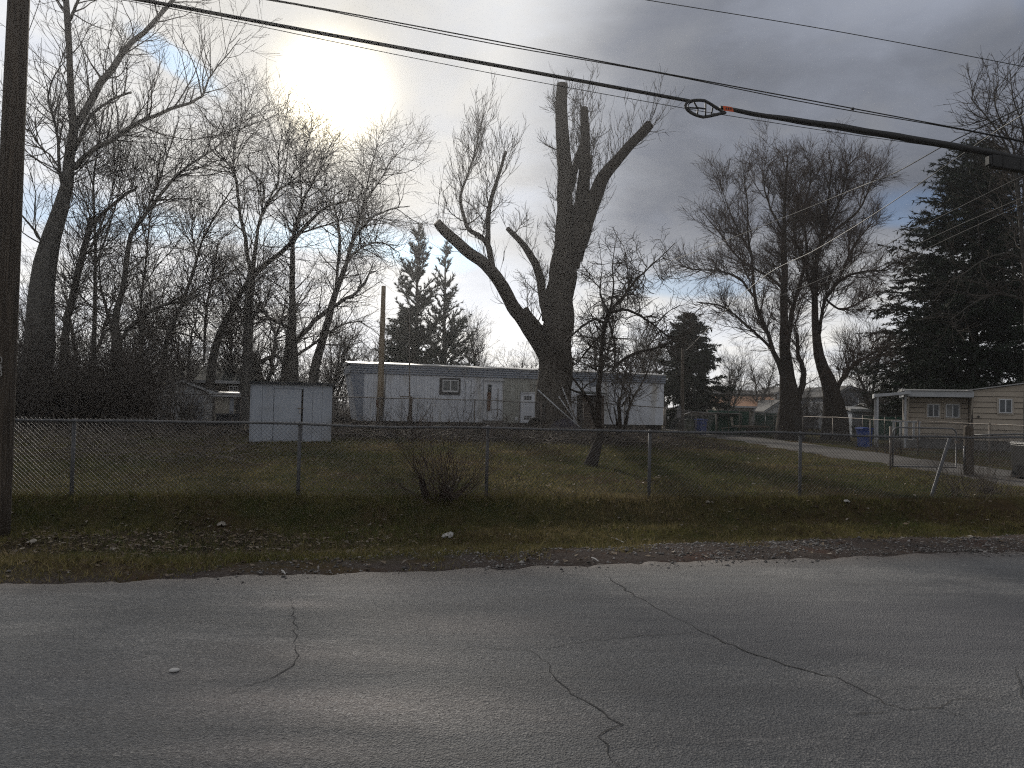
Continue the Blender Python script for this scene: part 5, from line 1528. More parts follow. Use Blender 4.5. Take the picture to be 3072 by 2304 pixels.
# steel pipes leaning on the pollarded trunk
for i, (p0, p1, Yt, Yb, r, lab) in enumerate((((1612, 1168), (1742, 1284), 33.2, 33.0, 0.03, 'longest pale pipe leaning across the foot of the pollarded trunk'),
        ((1675, 1188), (1732, 1270), 33.2, 33.0, 0.028, 'short pale pipe with a light end leaning beside the pollarded trunk'),
        ((1686, 1160), (1722, 1254), 33.3, 33.1, 0.025, 'thin steep pipe leaning on the right side of the pollarded trunk'),
        ((1695, 1178), (1738, 1282), 33.9, 33.5, 0.03, 'dark thick pipe leaning behind the pale pipes'))):
    t0 = at(*p0, Yt); b0 = at(*p1, Yb)
    b0.z = max(b0.z, zgf(b0.x, b0.y))
    r_ = thing('leaning_pipe', b0, lab, 'pipe', 'pipes leaning at the pollarded tree')
    MB().tube([(0, 0, 0), (t0 - b0) * 0.5 + Vector((0, 0, -0.02)), t0 - b0], r, 7).build('shaft', 'old_steel' if i == 3 else 'fascia_grey', r_, True)
    MB().tube([(t0 - b0) * 0.985, (t0 - b0) * 1.0], r * 1.12, 7).build('end_cap', 'fence_wire', r_, True)
# heap under a dark tarp and a tyre at the trunk foot
c = on_ground(1693, 33.0)
rng = np.random.default_rng(9)
tp = thing('tarp_heap', c, 'dark purple tarp heaped at the foot of the pollarded trunk', 'tarp')
nx, ny = 22, 14
U, Vv = np.meshgrid(np.linspace(-1, 1, nx), np.linspace(-1, 1, ny))
H = np.clip(1 - U ** 2, 0, 1) ** 0.7 * np.clip(1 - Vv ** 2, 0, 1) ** 0.6 * 0.62 * (0.65 + 0.7 * fbm(U * 2 + 5, Vv * 2, 1.6, 3)) + (fbm(U * 5, Vv * 5 + 9, 1.5, 4) - 0.5) * 0.18 - 0.03
V = np.stack([U * 0.75, Vv * 0.45, H], -1).reshape(-1, 3); idx = np.arange(nx * ny).reshape(ny, nx)
link_mesh('sheet', mesh_np('sheet', V, [np.stack([idx[:-1, :-1], idx[:-1, 1:], idx[1:, 1:], idx[1:, :-1]], -1).reshape(-1, 4)], 'purple_tarp', False), tp)
c = on_ground(1606, 33.4)
ty = thing('tyre', (c.x, c.y, c.z + 0.0), 'dark round tyre leaning at the left of the pollarded trunk', 'tyre')
ring = [(0.28 * math.cos(t), 0.05 * math.cos(t), 0.30 + 0.28 * math.sin(t)) for t in np.linspace(0, 2 * math.pi, 25)]
MB().tube(ring, 0.085, 9, False).build('carcass', 'tyre_rubber', ty, True)
MB().tube([(0, -0.04, 0.30), (0, 0.04, 0.30)], 0.19, 16).build('rim', 'dark_fill', ty, True)

# ================================================================== poles and meter in the yard
def pole(name, label, px, Y, top_py, w_bot, w_top, m, cat='pole', lean_px=0, sides=12):
    b = on_ground(px, Y); t = at(px + lean_px, top_py, Y)
    root = thing(name, b, label, cat)
    k = Y / F_PX * 0.5
    MB().tube([(0, 0, -0.3), (t - b) * 0.3, (t - b) * 0.7, t - b], [w_bot * k, (w_bot * 0.7 + w_top * 0.3) * k, (w_bot * 0.3 + w_top * 0.7) * k, w_top * k], sides).build('shaft', m, root, True)
    return root, b, t


r, b, t = pole('cut_pole', 'beige wooden pole cut off short in front of the left end of the white trailer', 1138, 32.6, 858, 22, 13, 'pole_wood_pale', 'pole', 13)
MB().box(-0.17, 0.15, -0.26, -0.17, 0.05, 0.30).build('junction_box', 'old_steel', r)
MB().box(0.02, 0.20, -0.25, -0.15, 0.32, 0.55).build('meter_box', 'fence_wire', r)
MB().tube([(0.17, -0.13, 0.5), (0.21, -0.12, 1.6), (0.25, -0.12, 2.6)], 0.022, 7).build('conduit', 'galvanised', r, True)
MB().tube([(0.0, 0.0, 1.30), (0.0, 0.0, 1.36)], 0.175, 12).build('band', 'old_steel', r, True)
o = MB().box(-0.15, -0.06, -0.16, -0.12, 0.95, 1.25).build('tag', 'rust_brown', r); tag(o, 'orange brown tag on the pole')
r, b, t = pole('antenna_mast', 'thin grey mast rising above the white trailer roof from a short post', 1229, 33.0, 925, 5, 4, 'old_steel', 'mast', -1, 7)
MB().tube([(0.0, 0.05, -0.1), (0.0, 0.05, 1.42)], 0.085, 10).build('post', 'brown_wood', r, True)
MB().box(-0.48, 0.09, -0.03, 0.03, 1.40, 1.45).build('cross_bar', 'old_steel', r)
MB().box(-0.12, 0.06, -0.09, -0.04, 0.35, 0.55).build('meter_box', 'old_steel', r)
MB().tube([(0.0, 0, 3.9), (0.35, 0, 3.93), (-0.5, 0, 3.93)], 0.006, 5).build('antenna_arm', 'old_steel', r)
cp0 = at(1150, 942, 32.6); cp1 = at(1228, 944, 33.0); cp2 = at(1420, 948, 37.0)
cw = thing('clothes_wire', cp0, 'thin pale wire strung from the beige cut pole past the mast', 'wire')
MB().tube([(0, 0, 0), cp1 - cp0, (cp1 + cp2) * 0.5 - cp0 + Vector((0, 0, -0.03)), cp2 - cp0], 0.008, 5).build('strand', 'wire_alu', cw)
r, b, t = pole('service_pole', 'slim grey wooden service pole with a meter right of the white trailer', 2047, 40.0, 1045, 12, 9, 'pole_wood', 'pole', 1)
MB().box(-0.30, -0.11, -0.12, -0.02, 0.95, 1.42).build('meter_box', 'fence_wire', r)
MB().tube([(-0.20, -0.12, 1.52), (-0.20, -0.19, 1.52)], 0.085, 14).build('meter_dial', 'galvanised', r, True)
MB().tube([(-0.20, -0.07, 0.0), (-0.20, -0.07, 0.95)], 0.022, 7).build('conduit', 'old_steel', r, True)
c = on_ground(2004, 44.5)
sp = thing('sign_stake', c, 'small pale sign on a thin stake just right of the trailer corner', 'sign')
MB().tube([(0, 0, -0.1), (0, 0, 0.95)], 0.012, 6).build('stake', 'old_steel', sp, True)
MB().box(-0.05, 0.05, -0.02, -0.013, 0.85, 1.0).build('plate', 'paper', sp)

# ================================================================== near utility pole and overhead lines
px_, Y_ = -9, 10.1
b = at(px_, 1525, Y_); b.z = zgf(b.x, b.y)
up_ = thing('utility_pole', b, 'tall brown wooden utility pole cut by the left picture edge', 'pole')
MB().tube([(0, 0, -0.4), (0, 0, 0.6), (0, 0, 4), (0, 0, 10.5)], [0.168, 0.165, 0.150, 0.118], 22).build('shaft', 'pole_wood', up_, True)
# pale digits nailed on the pole face, their right halves in the picture
def digit(px, py, shape):
    c = at(px, py, Y_ - 0.166); mbx = MB(); q = Vector((c.x - b.x, c.y - b.y, c.z - b.z)); s_ = 0.034
    for poly in shape:
        pts = [q + Vector((x * s_, 0.012 * abs(x), z * s_ * 1.35)) for x, z in poly]
        mbx.tube(pts, 0.0055, 6)
    mbx.build('pole_number', 'paper', up_)
circ = lambda cx, cz, rx, rz: [(cx + rx * math.cos(t), cz + rz * math.sin(t)) for t in np.linspace(0, 2 * math.pi, 13)]
digit(0, 1080, [circ(0, 0, .62, .9)])
digit(0, 1101, [[(-.5, -.2), (.75, -.2)], [(.25, .8), (.25, -.8)], [(.25, .8), (-.6, -.2)]])
digit(0, 1119, [circ(0, .42, .5, .42), circ(0, -.45, .6, .48)])
top = Vector((b.x, b.y, 0))


def strand(name, label, pts, rs, m, cat='cable', sides=6, group='overhead lines', K=40, kids=None):
    """pts: world points the line passes through"""
    P = spline(np.array([[*p, 1.0] for p in pts]), K)[:, :3]
    o = Vector(P[0]); root = thing(name, o, label, cat, group)
    R = list(np.interp(np.linspace(0, 1, K), np.linspace(0, 1, len(rs)), rs))
    MB().tube([Vector(p) - o for p in P], R, sides).build('strand', m, root, True)
    return root, P


LY = lambda px: 10.35 + 3.3 * (px - 60) / 3000.0       # the lines follow the fence and recede slightly to the right
def line_pts(pp, dY=0.0): return [at(x, y, LY(x) + dY) for x, y in pp]


thick = line_pts([(-300, -118), (60, -58), (430, 1), (889, 86), (1389, 178), (1760, 246), (2069, 303)])
main, Pm = strand('telecom_cable', 'thick black overhead cable bundle ending at the teardrop loop', thick, [0.028, 0.028, 0.030, 0.030], 'black_cable', sides=9)
thick2 = line_pts([(2160, 322), (2300, 348), (2500, 378), (2777, 424), (2958, 456), (3072, 480), (3400, 545)])
main2, Pm2 = strand('telecom_cable', 'thickest black cable bundle between the teardrop loop and the splice box', thick2, [0.030, 0.045, 0.060, 0.065, 0.06, 0.055], 'black_cable', sides=9)
for k, dz in enumerate((0.045, -0.05)):
    pp = [Vector(p) + Vector((0, 0, dz * (0.3 + 0.7 * min(1, i / 10)) + 0.006 * math.sin(i * 1.3 + k))) - Vector(main2.location) for i, p in enumerate(Pm2)]
    MB().tube(pp, 0.017, 6).build('lashed_cable', 'black_cable', main2, True)
strand('overhead_wire', 'thin wire running just below the thick cable bundle', line_pts([(-200, -90), (480, 20), (1200, 166), (1640, 251), (2071, 328), (2160, 343), (2500, 396), (2800, 438), (3072, 476), (3400, 530)], 0.15), [0.006, 0.006], 'black_cable', sides=5)
dbl = line_pts([(-200, -160), (400, -65), (840, 3), (1300, 88), (1792, 182), (2180, 255), (2562, 326), (3072, 424), (3500, 520)], 0.9)
r, Pd = strand('overhead_wire', 'upper wire of the twisted pair above the thick cable', dbl, [0.011, 0.011], 'black_cable', sides=6)
pp = [Vector(p) + Vector((0, 0.01, -0.03 - 0.02 * math.sin(i * 0.55))) - Vector(r.location) for i, p in enumerate(Pd)]
MB().tube(pp, 0.009, 6).build('second_strand', 'black_cable', r, True)
cl = at(2558, 326, LY(2558) + 0.88) - Vector(r.location)
MB().tube([cl + Vector((-0.03, 0, -0.01)), cl, cl + Vector((0.03, 0, -0.02))], [0.018, 0.03, 0.018], 8).build('clamp', 'black_cable', r, True)
strand('overhead_wire', 'lone thin wire across the upper right corner of the sky', line_pts([(1500, -72), (1940, 0), (2500, 92), (3072, 200), (3500, 285)], 1.4), [0.008, 0.008], 'black_cable', sides=5)
gw0 = at(120, -5, 10.3)
strand('guy_wire', 'short thin wire dropping beside the top of the utility pole', [at(135, -60, 10.2), at(120, 0, 10.2), at(87, 92, 10.12)], [0.005, 0.005], 'wire_alu', K=8, sides=5)

# teardrop slack loop on the cable
lc = at(2112, 327, LY(2112) - 0.03)
snow = thing('cable_loop', lc, 'black teardrop shaped cable slack frame with spokes on the thick cable', 'cable loop')
ux = (at(2200, 338, LY(2200)) - at(2060, 312, LY(2060))).normalized(); uz = Vector((0, 0, 1)) - ux * ux.z; uz.normalize()
Lr = 0.40
def tear(u, k=1.0): return ux * (u[0] * Lr * k) + uz * (u[1] * Lr * k)
out = []
for t in np.linspace(0, 2 * math.pi, 33):
    x = -math.cos(t); y = math.sin(t) * (0.66 if x < 0 else 0.66 * (1 - x) ** 0.75 * 1.0)
    out.append((x * (0.86 if x < 0 else 1.0), y * 0.56))
MB().tube([tear(u) for u in out], 0.024, 8, False).build('rim', 'black_cable', snow, True)
MB().tube([tear(u, 0.86) for u in out], 0.010, 6, False).build('inner_rim', 'black_plastic', snow, True)
for a0, a1 in (((-0.30, -0.02), (-0.55, 0.38)), ((-0.30, -0.02), (-0.80, -0.10)), ((-0.28, -0.02), (-0.28, -0.42)), ((0.05, 0.36), (0.10, -0.36)), ((-0.3, 0.0), (0.05, 0.02)), ((0.40, 0.22), (0.36, -0.2)), ((0.62, 0.1), (0.30, 0.3))):
    a0 = (a0[0], a0[1] * 0.78); a1 = (a1[0], a1[1] * 0.78)
    MB().tube([tear(a0), tear(a1)], 0.014, 6).build('spoke', 'black_cable', snow, True)
og = at(2186, 326, LY(2186) - 0.07)
tg = thing('marker_tag', og, 'small orange red marker tag on the cable beside the teardrop loop', 'tag')
mbx = MB(); mbx.hexa([(-0.08, 0, -0.035), (0.09, 0, -0.055), (0.09, 0.006, -0.055), (-0.08, 0.006, -0.035)], [(-0.10, 0, 0.05), (0.06, 0.01, 0.035), (0.06, 0.016, 0.035), (-0.10, 0.006, 0.05)])
mbx.build('plate', 'orange_tag', tg)
for k in range(3): MB().box(-0.05 + k * 0.04, -0.03 + k * 0.04, -0.004, 0.0035, -0.015, 0.02).build('print', 'black_plastic', tg)
# splice enclosure
sc0 = at(2962, 482, LY(2962) - 0.02); sc1 = at(3095, 505, LY(3095) - 0.02)
sb = thing('splice_box', sc0, 'black splice enclosure hanging under the cable at the right edge', 'splice box')
d = sc1 - sc0; uzz = Vector((0, 0, 1))
mbx = MB(); yv = Vector((0, 0.07, 0)); hzv = uzz * 0.115
for s0, s1, k in ((0.0, 0.06, 0.8), (0.06, 0.94, 1.0), (0.94, 1.0, 0.8)):
    pts0 = [d * s0 - yv - hzv * k, d * s1 - yv - hzv * k, d * s1 + yv - hzv * k, d * s0 + yv - hzv * k]
    pts1 = [d * s0 - yv + hzv * k, d * s1 - yv + hzv * k, d * s1 + yv + hzv * k, d * s0 + yv + hzv * k]
    mbx.hexa(pts0, pts1)
mbx.build('housing', 'black_plastic', sb, bevel=0.02)
for s in (0.3, 0.7): MB().tube([d * s - yv * 1.05 - hzv, d * s - yv * 1.05 + hzv], 0.008, 5).build('clasp', 'black_plastic', sb)
for s in (0.08, 0.92): MB().tube([d * s + hzv, d * s + hzv + Vector((0, 0, 0.06))], 0.02, 6).build('hanger', 'black_plastic', sb)

# service drops that run from beyond the right edge down to the yard poles
def drop(label, pp, Y0, Y1, r, m, name='service_wire'):
    n = len(pp); L0 = [at(x, y, 1 / ((1 - i / (n - 1)) / Y0 + (i / (n - 1)) / Y1)) for i, (x, y) in enumerate(pp)]
    strand(name, label, L0, [r, r], m, sides=5)


drop('uppermost black service wire crossing the spruce from the right edge', [(3250, 235), (3072, 319), (2845, 430), (2690, 516), (2575, 562), (2392, 637), (2180, 720), (1974, 797)], 13.0, 33.0, 0.012, 'black_cable')
drop('second service wire crossing the spruce just under the uppermost one', [(3250, 240), (3072, 342), (2959, 413), (2759, 551), (2587, 665), (2444, 751), (2266, 850), (2048, 1062)], 13.4, 40.0, 0.012, 'black_cable')
drop('shiny pale service wire crossing the middle of the spruce', [(3250, 450), (3057, 534), (2880, 621), (2702, 711), (2530, 808), (2360, 880), (2192, 945)], 14.0, 41.0, 0.010, 'wire_alu')
drop('lower shiny service wire under the pale one on the spruce', [(3250, 510), (3072, 591), (2900, 665), (2730, 742), (2560, 815), (2400, 875)], 14.2, 40.0, 0.008, 'wire_alu')
drop('lowest thin service wire on the spruce', [(3250, 540), (3072, 612), (2900, 690), (2740, 762), (2560, 830)], 14.4, 38.0, 0.007, 'wire_alu')

# ================================================================== pale metal shed
SA = ground_at(748, 1325); SBp = ground_at(977, 1328)
SA.z = zgf(SA.x, SA.y) - 0.02
F = Frame(SA, (SBp.x, SBp.y + 0.62, SA.z))
shed = thing('metal_shed', SA, 'pale grey metal garden shed with a flat roof standing in the lawn', 'shed', None, F.rz)
w = F.len; h = F.z(860, 1150); d = 1.7
MB().box(0.02, w - 0.02, 0.03, d, -0.1, h - 0.02).build('body', 'shed_white', shed)
dx0, dx1 = F.s(823), F.s(907); dzt = F.z(865, 1168)
for x0, x1, z0 in ((0.0, dx0 - 0.02, -0.1), (dx1 + 0.03, w, -0.1)):
    n = max(1, round((x1 - x0) / 0.3)); ww = (x1 - x0) / n
    for i in range(n):
        mbx = MB(); xa = x0 + i * ww
        mbx.prism([(xa + 0.003, 0.0), (xa + ww * 0.82, 0.0), (xa + ww * 0.86, -0.012), (xa + ww - 0.006, -0.012), (xa + ww - 0.003, 0.0), (xa + ww - 0.003, 0.028), (xa + 0.003, 0.028)], z0, h - 0.03, 'z')
        mbx.build('wall_panel', 'shed_white', shed)
n = 3; ww = (dx1 - dx0 + 0.05) / n
for i in range(n): MB().box(dx0 - 0.02 + i * ww + 0.002, dx0 - 0.02 + (i + 1) * ww - 0.002, 0.0, 0.028, dzt + 0.02, h - 0.03).build('wall_panel', 'shed_white', shed)
sd = MB().box(dx0, dx1 - 0.03, -0.018, 0.02, -0.06, dzt).build('door', 'shed_white', shed)
MB().box(dx1 - 0.028, dx1 + 0.024, 0.004, 0.026, -0.06, dzt + 0.015).build('gap', 'dark_fill', sd)  # dark strip painted in for the shade inside the door gap
MB().box(dx1 - 0.09, dx1 - 0.04, -0.045, -0.019, h * 0.50, h * 0.56).build('latch', 'paper', sd)
MB().box(dx1 - 0.14, dx1 + 0.05, -0.030, -0.0185, h * 0.575, h * 0.59).build('hasp', 'old_steel', sd)
for zz in (0.2, 0.9, 1.5): MB().box(dx0 - 0.015, dx0 + 0.03, -0.028, -0.0185, zz, zz + 0.07).build('hinge', 'shed_white', sd)
MB().prism([(-0.10, h - 0.025), (-0.10, h + 0.045), (d + 0.12, h - 0.06), (d + 0.12, h - 0.13)], -0.04, w + 0.10, 'x').build('roof', 'dark_roof', shed)
MB().box(-0.045, w + 0.105, -0.115, -0.102, h - 0.03, h + 0.02).build('eave_trim', 'dark_trim', shed)
for xx in (0.0, w): MB().box(xx - 0.012, xx + 0.012, -0.02, 0.03, -0.1, h - 0.032).build('corner_trim', 'shed_white', shed)

# ================================================================== buildings at the left: white gable shed, dark roofed house
def gable_house(name, label, px0, px1, Y, eave_py, ridge_py, depth, wall_m, roof_m, front='gable', windows=(), cat='house', ridge_px=None, base_drop=0.3, over=0.25, door=None, boards=0, turn=0.0):
    """house whose front wall spans px0..px1; front 'gable' shows the triangle, 'eave' shows the roof slope"""
    a = on_ground(px0, Y); b = on_ground(px1, Y); a.z = min(a.z, b.z) - 0.05
    fr = Frame(a, (b.x, b.y + (b.x - a.x) * turn, a.z)); w = abs(fr.s(px1))
    he = fr.z((px0 + px1) / 2, eave_py); hr = fr.z((px0 + px1) / 2, ridge_py)
    root = thing(name, a, label, cat, None, fr.rz)
    t = 0.10
    if front == 'gable':
        xr = w / 2 if ridge_px is None else fr.s(ridge_px)
        MB().prism([(0, -base_drop), (w, -base_drop), (w, he), (xr, hr), (0, he)], 0.0, depth, 'y').build('wall', wall_m, root)
        for x0, z0, x1, z1 in ((-over, he - over * (hr - he) / max(xr, .1), xr, hr), (xr, hr, w + over, he - over * (hr - he) / max(w - xr, .1))):
            MB().prism([(x0, z0 + 0.01), (x1, z1 + 0.01), (x1, z1 + t), (x0, z0 + t)], -over, depth + over, 'y').build('roof', roof_m, root)
            MB().prism([(x0, z0 - 0.10), (x1, z1 - 0.10), (x1, z1 + 0.008), (x0, z0 + 0.008)], -over - 0.03, -over + 0.03, 'y').build('barge_board', 'fascia_grey', root)
    else:
        MB().box(0, w, 0, depth, -base_drop, he).build('wall', wall_m, root)
        MB().prism([(-over, he - 0.02), (-over, he + t), (depth / 2, hr + t), (depth + over, he + t), (depth + over, he - 0.02), (depth / 2, hr)], -over, w + over, 'x').build('roof', roof_m, root)
        MB().box(-over, w + over, -over - 0.05, -over - 0.003, he - 0.06, he + t + 0.02).build('gutter', 'fascia_grey', root)
    for (wx0, wx1, wy0, wy1) in windows:
        x0, z1 = fr.hit(wx0, wy0); x1, z0 = fr.hit(wx1, wy1); fw = max(0.05, (x1 - x0) * 0.10)
        wn = MB().box(x0, x1, -0.02, 0.02, z0, z1).build('window', 'glass_dark', root)
        f = MB(); f.box(x0 - fw, x1 + fw, -0.05, -0.0205, z1, z1 + fw); f.box(x0 - fw, x1 + fw, -0.05, -0.0205, z0 - fw, z0)
        f.box(x0 - fw, x0, -0.05, -0.0205, z0, z1); f.box(x1, x1 + fw, -0.05, -0.0205, z0, z1)
        f.box((x0 + x1) / 2 - fw * .4, (x0 + x1) / 2 + fw * .4, -0.048, -0.0205, z0, z1)
        f.box(x0, (x0 + x1) / 2 - fw * .4, -0.046, -0.0205, (z0 + z1) / 2 - fw * .3, (z0 + z1) / 2 + fw * .3)
        f.box((x0 + x1) / 2 + fw * .4, x1, -0.046, -0.0205, (z0 + z1) / 2 - fw * .3, (z0 + z1) / 2 + fw * .3)
        f.build('frame', 'white_paint', wn)
    if door:
        x0, z1 = fr.hit(door[0], door[2]); x1, _ = fr.hit(door[1], door[2])
        dd = MB().box(x0, x1, -0.04, 0.0, -0.1, z1).build('door', door[3], root)
        MB().box(x1 - 0.12, x1 - 0.06, -0.08, -0.042, z1 * 0.45, z1 * 0.5).build('handle', 'old_steel', dd)
    if boards:
        for i in range(boards):
            xx = w * (i + 0.5) / boards
            MB().box(xx - 0.02, xx + 0.02, -0.02, -0.001, -base_drop, he - 0.06).build('batten', wall_m, root)
    return root, fr


gable_house('garden_shed', 'white gable fronted shed behind the fountain shaped bush', 462, 638, 33.0, 1172, 1140, 3.0, 'white_paint', 'grey_shingle', 'gable', (), 'shed', 545, door=(585, 612, 1190, 'shed_white'), boards=7, turn=0.40)
lt, lf = gable_house('lean_to', 'tan lean-to on the right side of the white gable shed', 642, 704, 33.6, 1186, 1180, 2.4, 'cream_siding', 'roof_metal', 'eave', (), 'shed', door=(690, 702, 1192, 'shed_white'), turn=0.36)
c = on_ground(682, 32.6)
sf = thing('storage_box', c, 'dark low box standing in front of the tan lean-to', 'box')
MB().box(-0.40, 0.40, -0.30, 0.30, 0.02, 0.40).build('body', 'dark_trim', sf, bevel=0.02)
MB().prism([(-0.34, 0.404), (0.34, 0.404), (0.34, 0.46), (-0.34, 0.50)], -0.43, 0.43, 'x').build('lid', 'dark_trim', sf, bevel=0.01)
for sx_ in (-0.41, 0.40): MB().box(sx_, sx_ + 0.012, -0.08, 0.08, 0.24, 0.29).build('handle', 'old_steel', sf)
gable_house('bungalow', 'low dark house with a long dark green roof behind the left trees', 478, 745, 44.0, 1146, 1098, 6.0, 'brown_siding', 'dark_roof', 'eave', ((560, 590, 1165, 1190), (690, 712, 1160, 1185)), 'house', turn=0.2)
gable_house('bungalow', 'low grey building half hidden in the left thicket', 165, 345, 46.0, 1148, 1140, 5.0, 'grey_siding', 'roof_metal', 'eave', ((215, 240, 1160, 1185),), 'house')

# ================================================================== tan trailer on the right
TY = 37.0
a = on_ground(2722, TY); a.z = zgf(a.x, a.y) - 0.05
TF = Frame(a, (a.x + math.cos(rad(-24)), TY + math.sin(rad(-24)), a.z))
tan = thing('mobile_home', a, 'tan lap sided mobile home with three white windows at the right edge', 'mobile home', None, TF.rz)
xc = TF.s(2912); xe = TF.s(3072) + 3.2; DEPT = 9.0
zf0, zf1 = TF.z(2810, 1191), TF.z(2810, 1172)
zb = TF.z(2800, 1318)
z_e = TF.z(2985, 1172); z_r = TF.z(3072, 1154)
REC = 0.55
xrid = TF.s(3072) + 0.6
# main volumes, dark brown to paint the shade lines between the lap boards
MB().prism([(xc + 0.05, zb), (xe, zb), (xe, z_e), (xrid, z_r + 0.12), (xc + 0.05, z_e - 0.02)], 0.05, DEPT, 'y').build('body', 'brown_siding', tan)
MB().box(0.05, xc + 0.04, REC + 0.05, 4.0, zb, zf0 - 0.02).build('porch_room', 'brown_siding', tan)
# lap boards, each its own piece
def lap(x0, x1, y, z0, z1, n, zig=None):
    hbd = (z1 - z0) / n
    for i in range(n):
        zz = z0 + i * hbd
        xs0, xs1 = x0, x1
        MB().prism([(y - 0.045, zz + 0.022), (y - 0.012, zz + hbd - 0.004), (y + 0.02, zz + hbd - 0.004), (y + 0.02, zz + 0.022)], xs0, xs1, 'x').build('siding_board', 'tan_board', tan)


lap(xc + 0.10, xe, 0.02, zb, z_e - 0.03, 9)
lap(0.06, xc - 0.02, REC + 0.02, zb, zf0 - 0.03, 8)
# gable infill board over the end wall
MB().prism([(xc + 0.10, z_e - 0.026), (xe, z_e - 0.026), (xe, z_e + 0.02), (xrid, z_r + 0.10), (xc + 0.10, z_e - 0.01)], -0.006, 0.048, 'y').build('gable_board', 'tan_board', tan)
# angled fins that carry the overhang
for xx in (0.0, xc + 0.02):
    MB().prism([(-0.30, zf0 - 0.004), (REC + 0.04, zf0 - 0.004), (REC + 0.04, zb + 0.2), (REC - 0.12, zb + 0.35)], xx, xx + 0.06, 'x').build('fin', 'tan_trim', tan)
MB().box(-0.12, xc + 0.09, -0.36, 3.9, zf0, zf1 - 0.03).build('fascia', 'fascia_grey', tan)
MB().prism([(-0.42, zf1 - 0.026), (-0.42, zf1 + 0.01), (2.2, zf1 + 0.13), (4.1, zf1 + 0.03), (4.1, zf1 - 0.026)], -0.2, xc + 0.05, 'x').build('roof', 'roof_metal', tan)
for x0, z0, x1, z1 in ((xc - 0.15, z_e - 0.03, xrid, z_r + 0.13), (xrid, z_r + 0.13, xe + 0.2, z_e + 0.0)):
    MB().prism([(x0, z0 + 0.008), (x1, z1 + 0.008), (x1, z1 + 0.06), (x0, z0 + 0.06)], -0.12, DEPT + 0.1, 'y').build('roof', 'roof_metal', tan)
# block skirting
zg0 = -0.08
for i in range(22):
    x0 = 0.02 + (xe - 0.02) * i / 22; x1 = 0.02 + (xe - 0.02) * (i + 1) / 22
    yy = (REC if x1 < xc else 0.0)
    MB().box(x0 + 0.005, x1 - 0.005, yy + 0.06, yy + 0.14, zg0, zb - 0.003).build('skirting_block', 'concrete', tan)
def twin_window(parent, fr, x0, x1, z0, z1, y, left='glass_dark', right='glass_dark', trim='tan_trim'):
    wn = MB().box(x0 - 0.07, x1 + 0.07, y - 0.035, y + 0.02, z0 - 0.07, z1 + 0.07).build('window', trim, parent)
    t = 0.045; xm = (x0 + x1) / 2
    f = MB(); f.box(x0, x1, y - 0.07, y - 0.037, z1 - t, z1); f.box(x0, x1, y - 0.07, y - 0.037, z0, z0 + t)
    f.box(x0, x0 + t, y - 0.07, y - 0.037, z0 + t, z1 - t); f.box(x1 - t, x1, y - 0.07, y - 0.037, z0 + t, z1 - t); f.box(xm - t * .6, xm + t * .6, y - 0.072, y - 0.037, z0 + t, z1 - t)
    f.build('frame', 'white_paint', wn)
    MB().box(x0 + t, xm - t * .6, y - 0.055, y - 0.037, z0 + t, z1 - t).build('pane', left, wn)
    MB().box(xm + t * .6, x1 - t, y - 0.052, y - 0.037, z0 + t, z1 - t).build('pane', right, wn)


for (q0, q1, r0, r1, yy, gl, gr) in ((2782, 2818, 1212, 1252, REC - 0.01, 'glass_dark', 'glass_dark'), (2837, 2878, 1212, 1253, REC - 0.01, 'glass_curtain', 'glass_dark'), (2996, 3036, 1197, 1240, -0.01, 'glass_dark', 'glass_dark')):
    x0, z1 = TF.hit(q0, r0, yy); x1, z0 = TF.hit(q1, r1, yy)
    twin_window(tan, TF, x0, x1, z0, z1, yy, gl, gr)
x0, z0 = TF.hit(2935, 1250)
MB().tube([(x0, -0.01, z0), (x0, -0.07, z0)], 0.05, 10).build('outlet', 'black_plastic', tan, True)
# porch balusters and steps at its left corner
xb, _ = TF.hit(2696, 1290)
ps = thing('porch_steps', TF.o + TF.x * xb - TF.n * 0.2 + Vector((0, 0, 0.05)), 'small porch landing with pale balusters left of the tan trailer', 'steps', None, TF.rz)
MB().box(-0.35, 0.85, -0.3, 1.1, -0.15, 0.42).build('landing', 'concrete', ps)
MB().box(-0.2, 0.75, -0.62, -0.305, -0.15, 0.20).build('tread', 'concrete', ps)
MB().box(-0.35, 0.95, -0.30, -0.20, 1.28, 1.36).build('hand_rail', 'fascia_grey', ps)
for xx in (-0.30, 0.0, 0.28, 0.58, 0.82): MB().box(xx, xx + 0.09, -0.29, -0.21, 0.422, 1.278).build('baluster', 'fascia_grey', ps)
# carport at the left of the tan trailer
ca = on_ground(2632, 36.0)
cp = thing('carport', ca, 'flat carport roof on two thin posts beside the tan trailer', 'carport', None, TF.rz)
zt = at(2630, 1185, 36.0).z - ca.z; x1 = 1.60
MB().prism([(-0.12, zt - 0.10), (x1 - 0.16, zt + 0.08), (x1 - 0.16, zt + 0.20), (-0.12, zt + 0.05)], -0.1, 2.6, 'y').build('roof', 'fascia_grey', cp)
MB().box(-0.14, -0.122, -0.1, 2.6, zt - 0.14, zt + 0.07).build('edge_trim', 'white_paint', cp)
for xx, yy in ((0.0, 0.0), (1.25, 0.6), (0.0, 2.4)): MB().box(xx - 0.045, xx + 0.045, yy - 0.045, yy + 0.045, -0.1, zt - 0.09 + xx * 0.1).build('post', 'fascia_grey', cp)

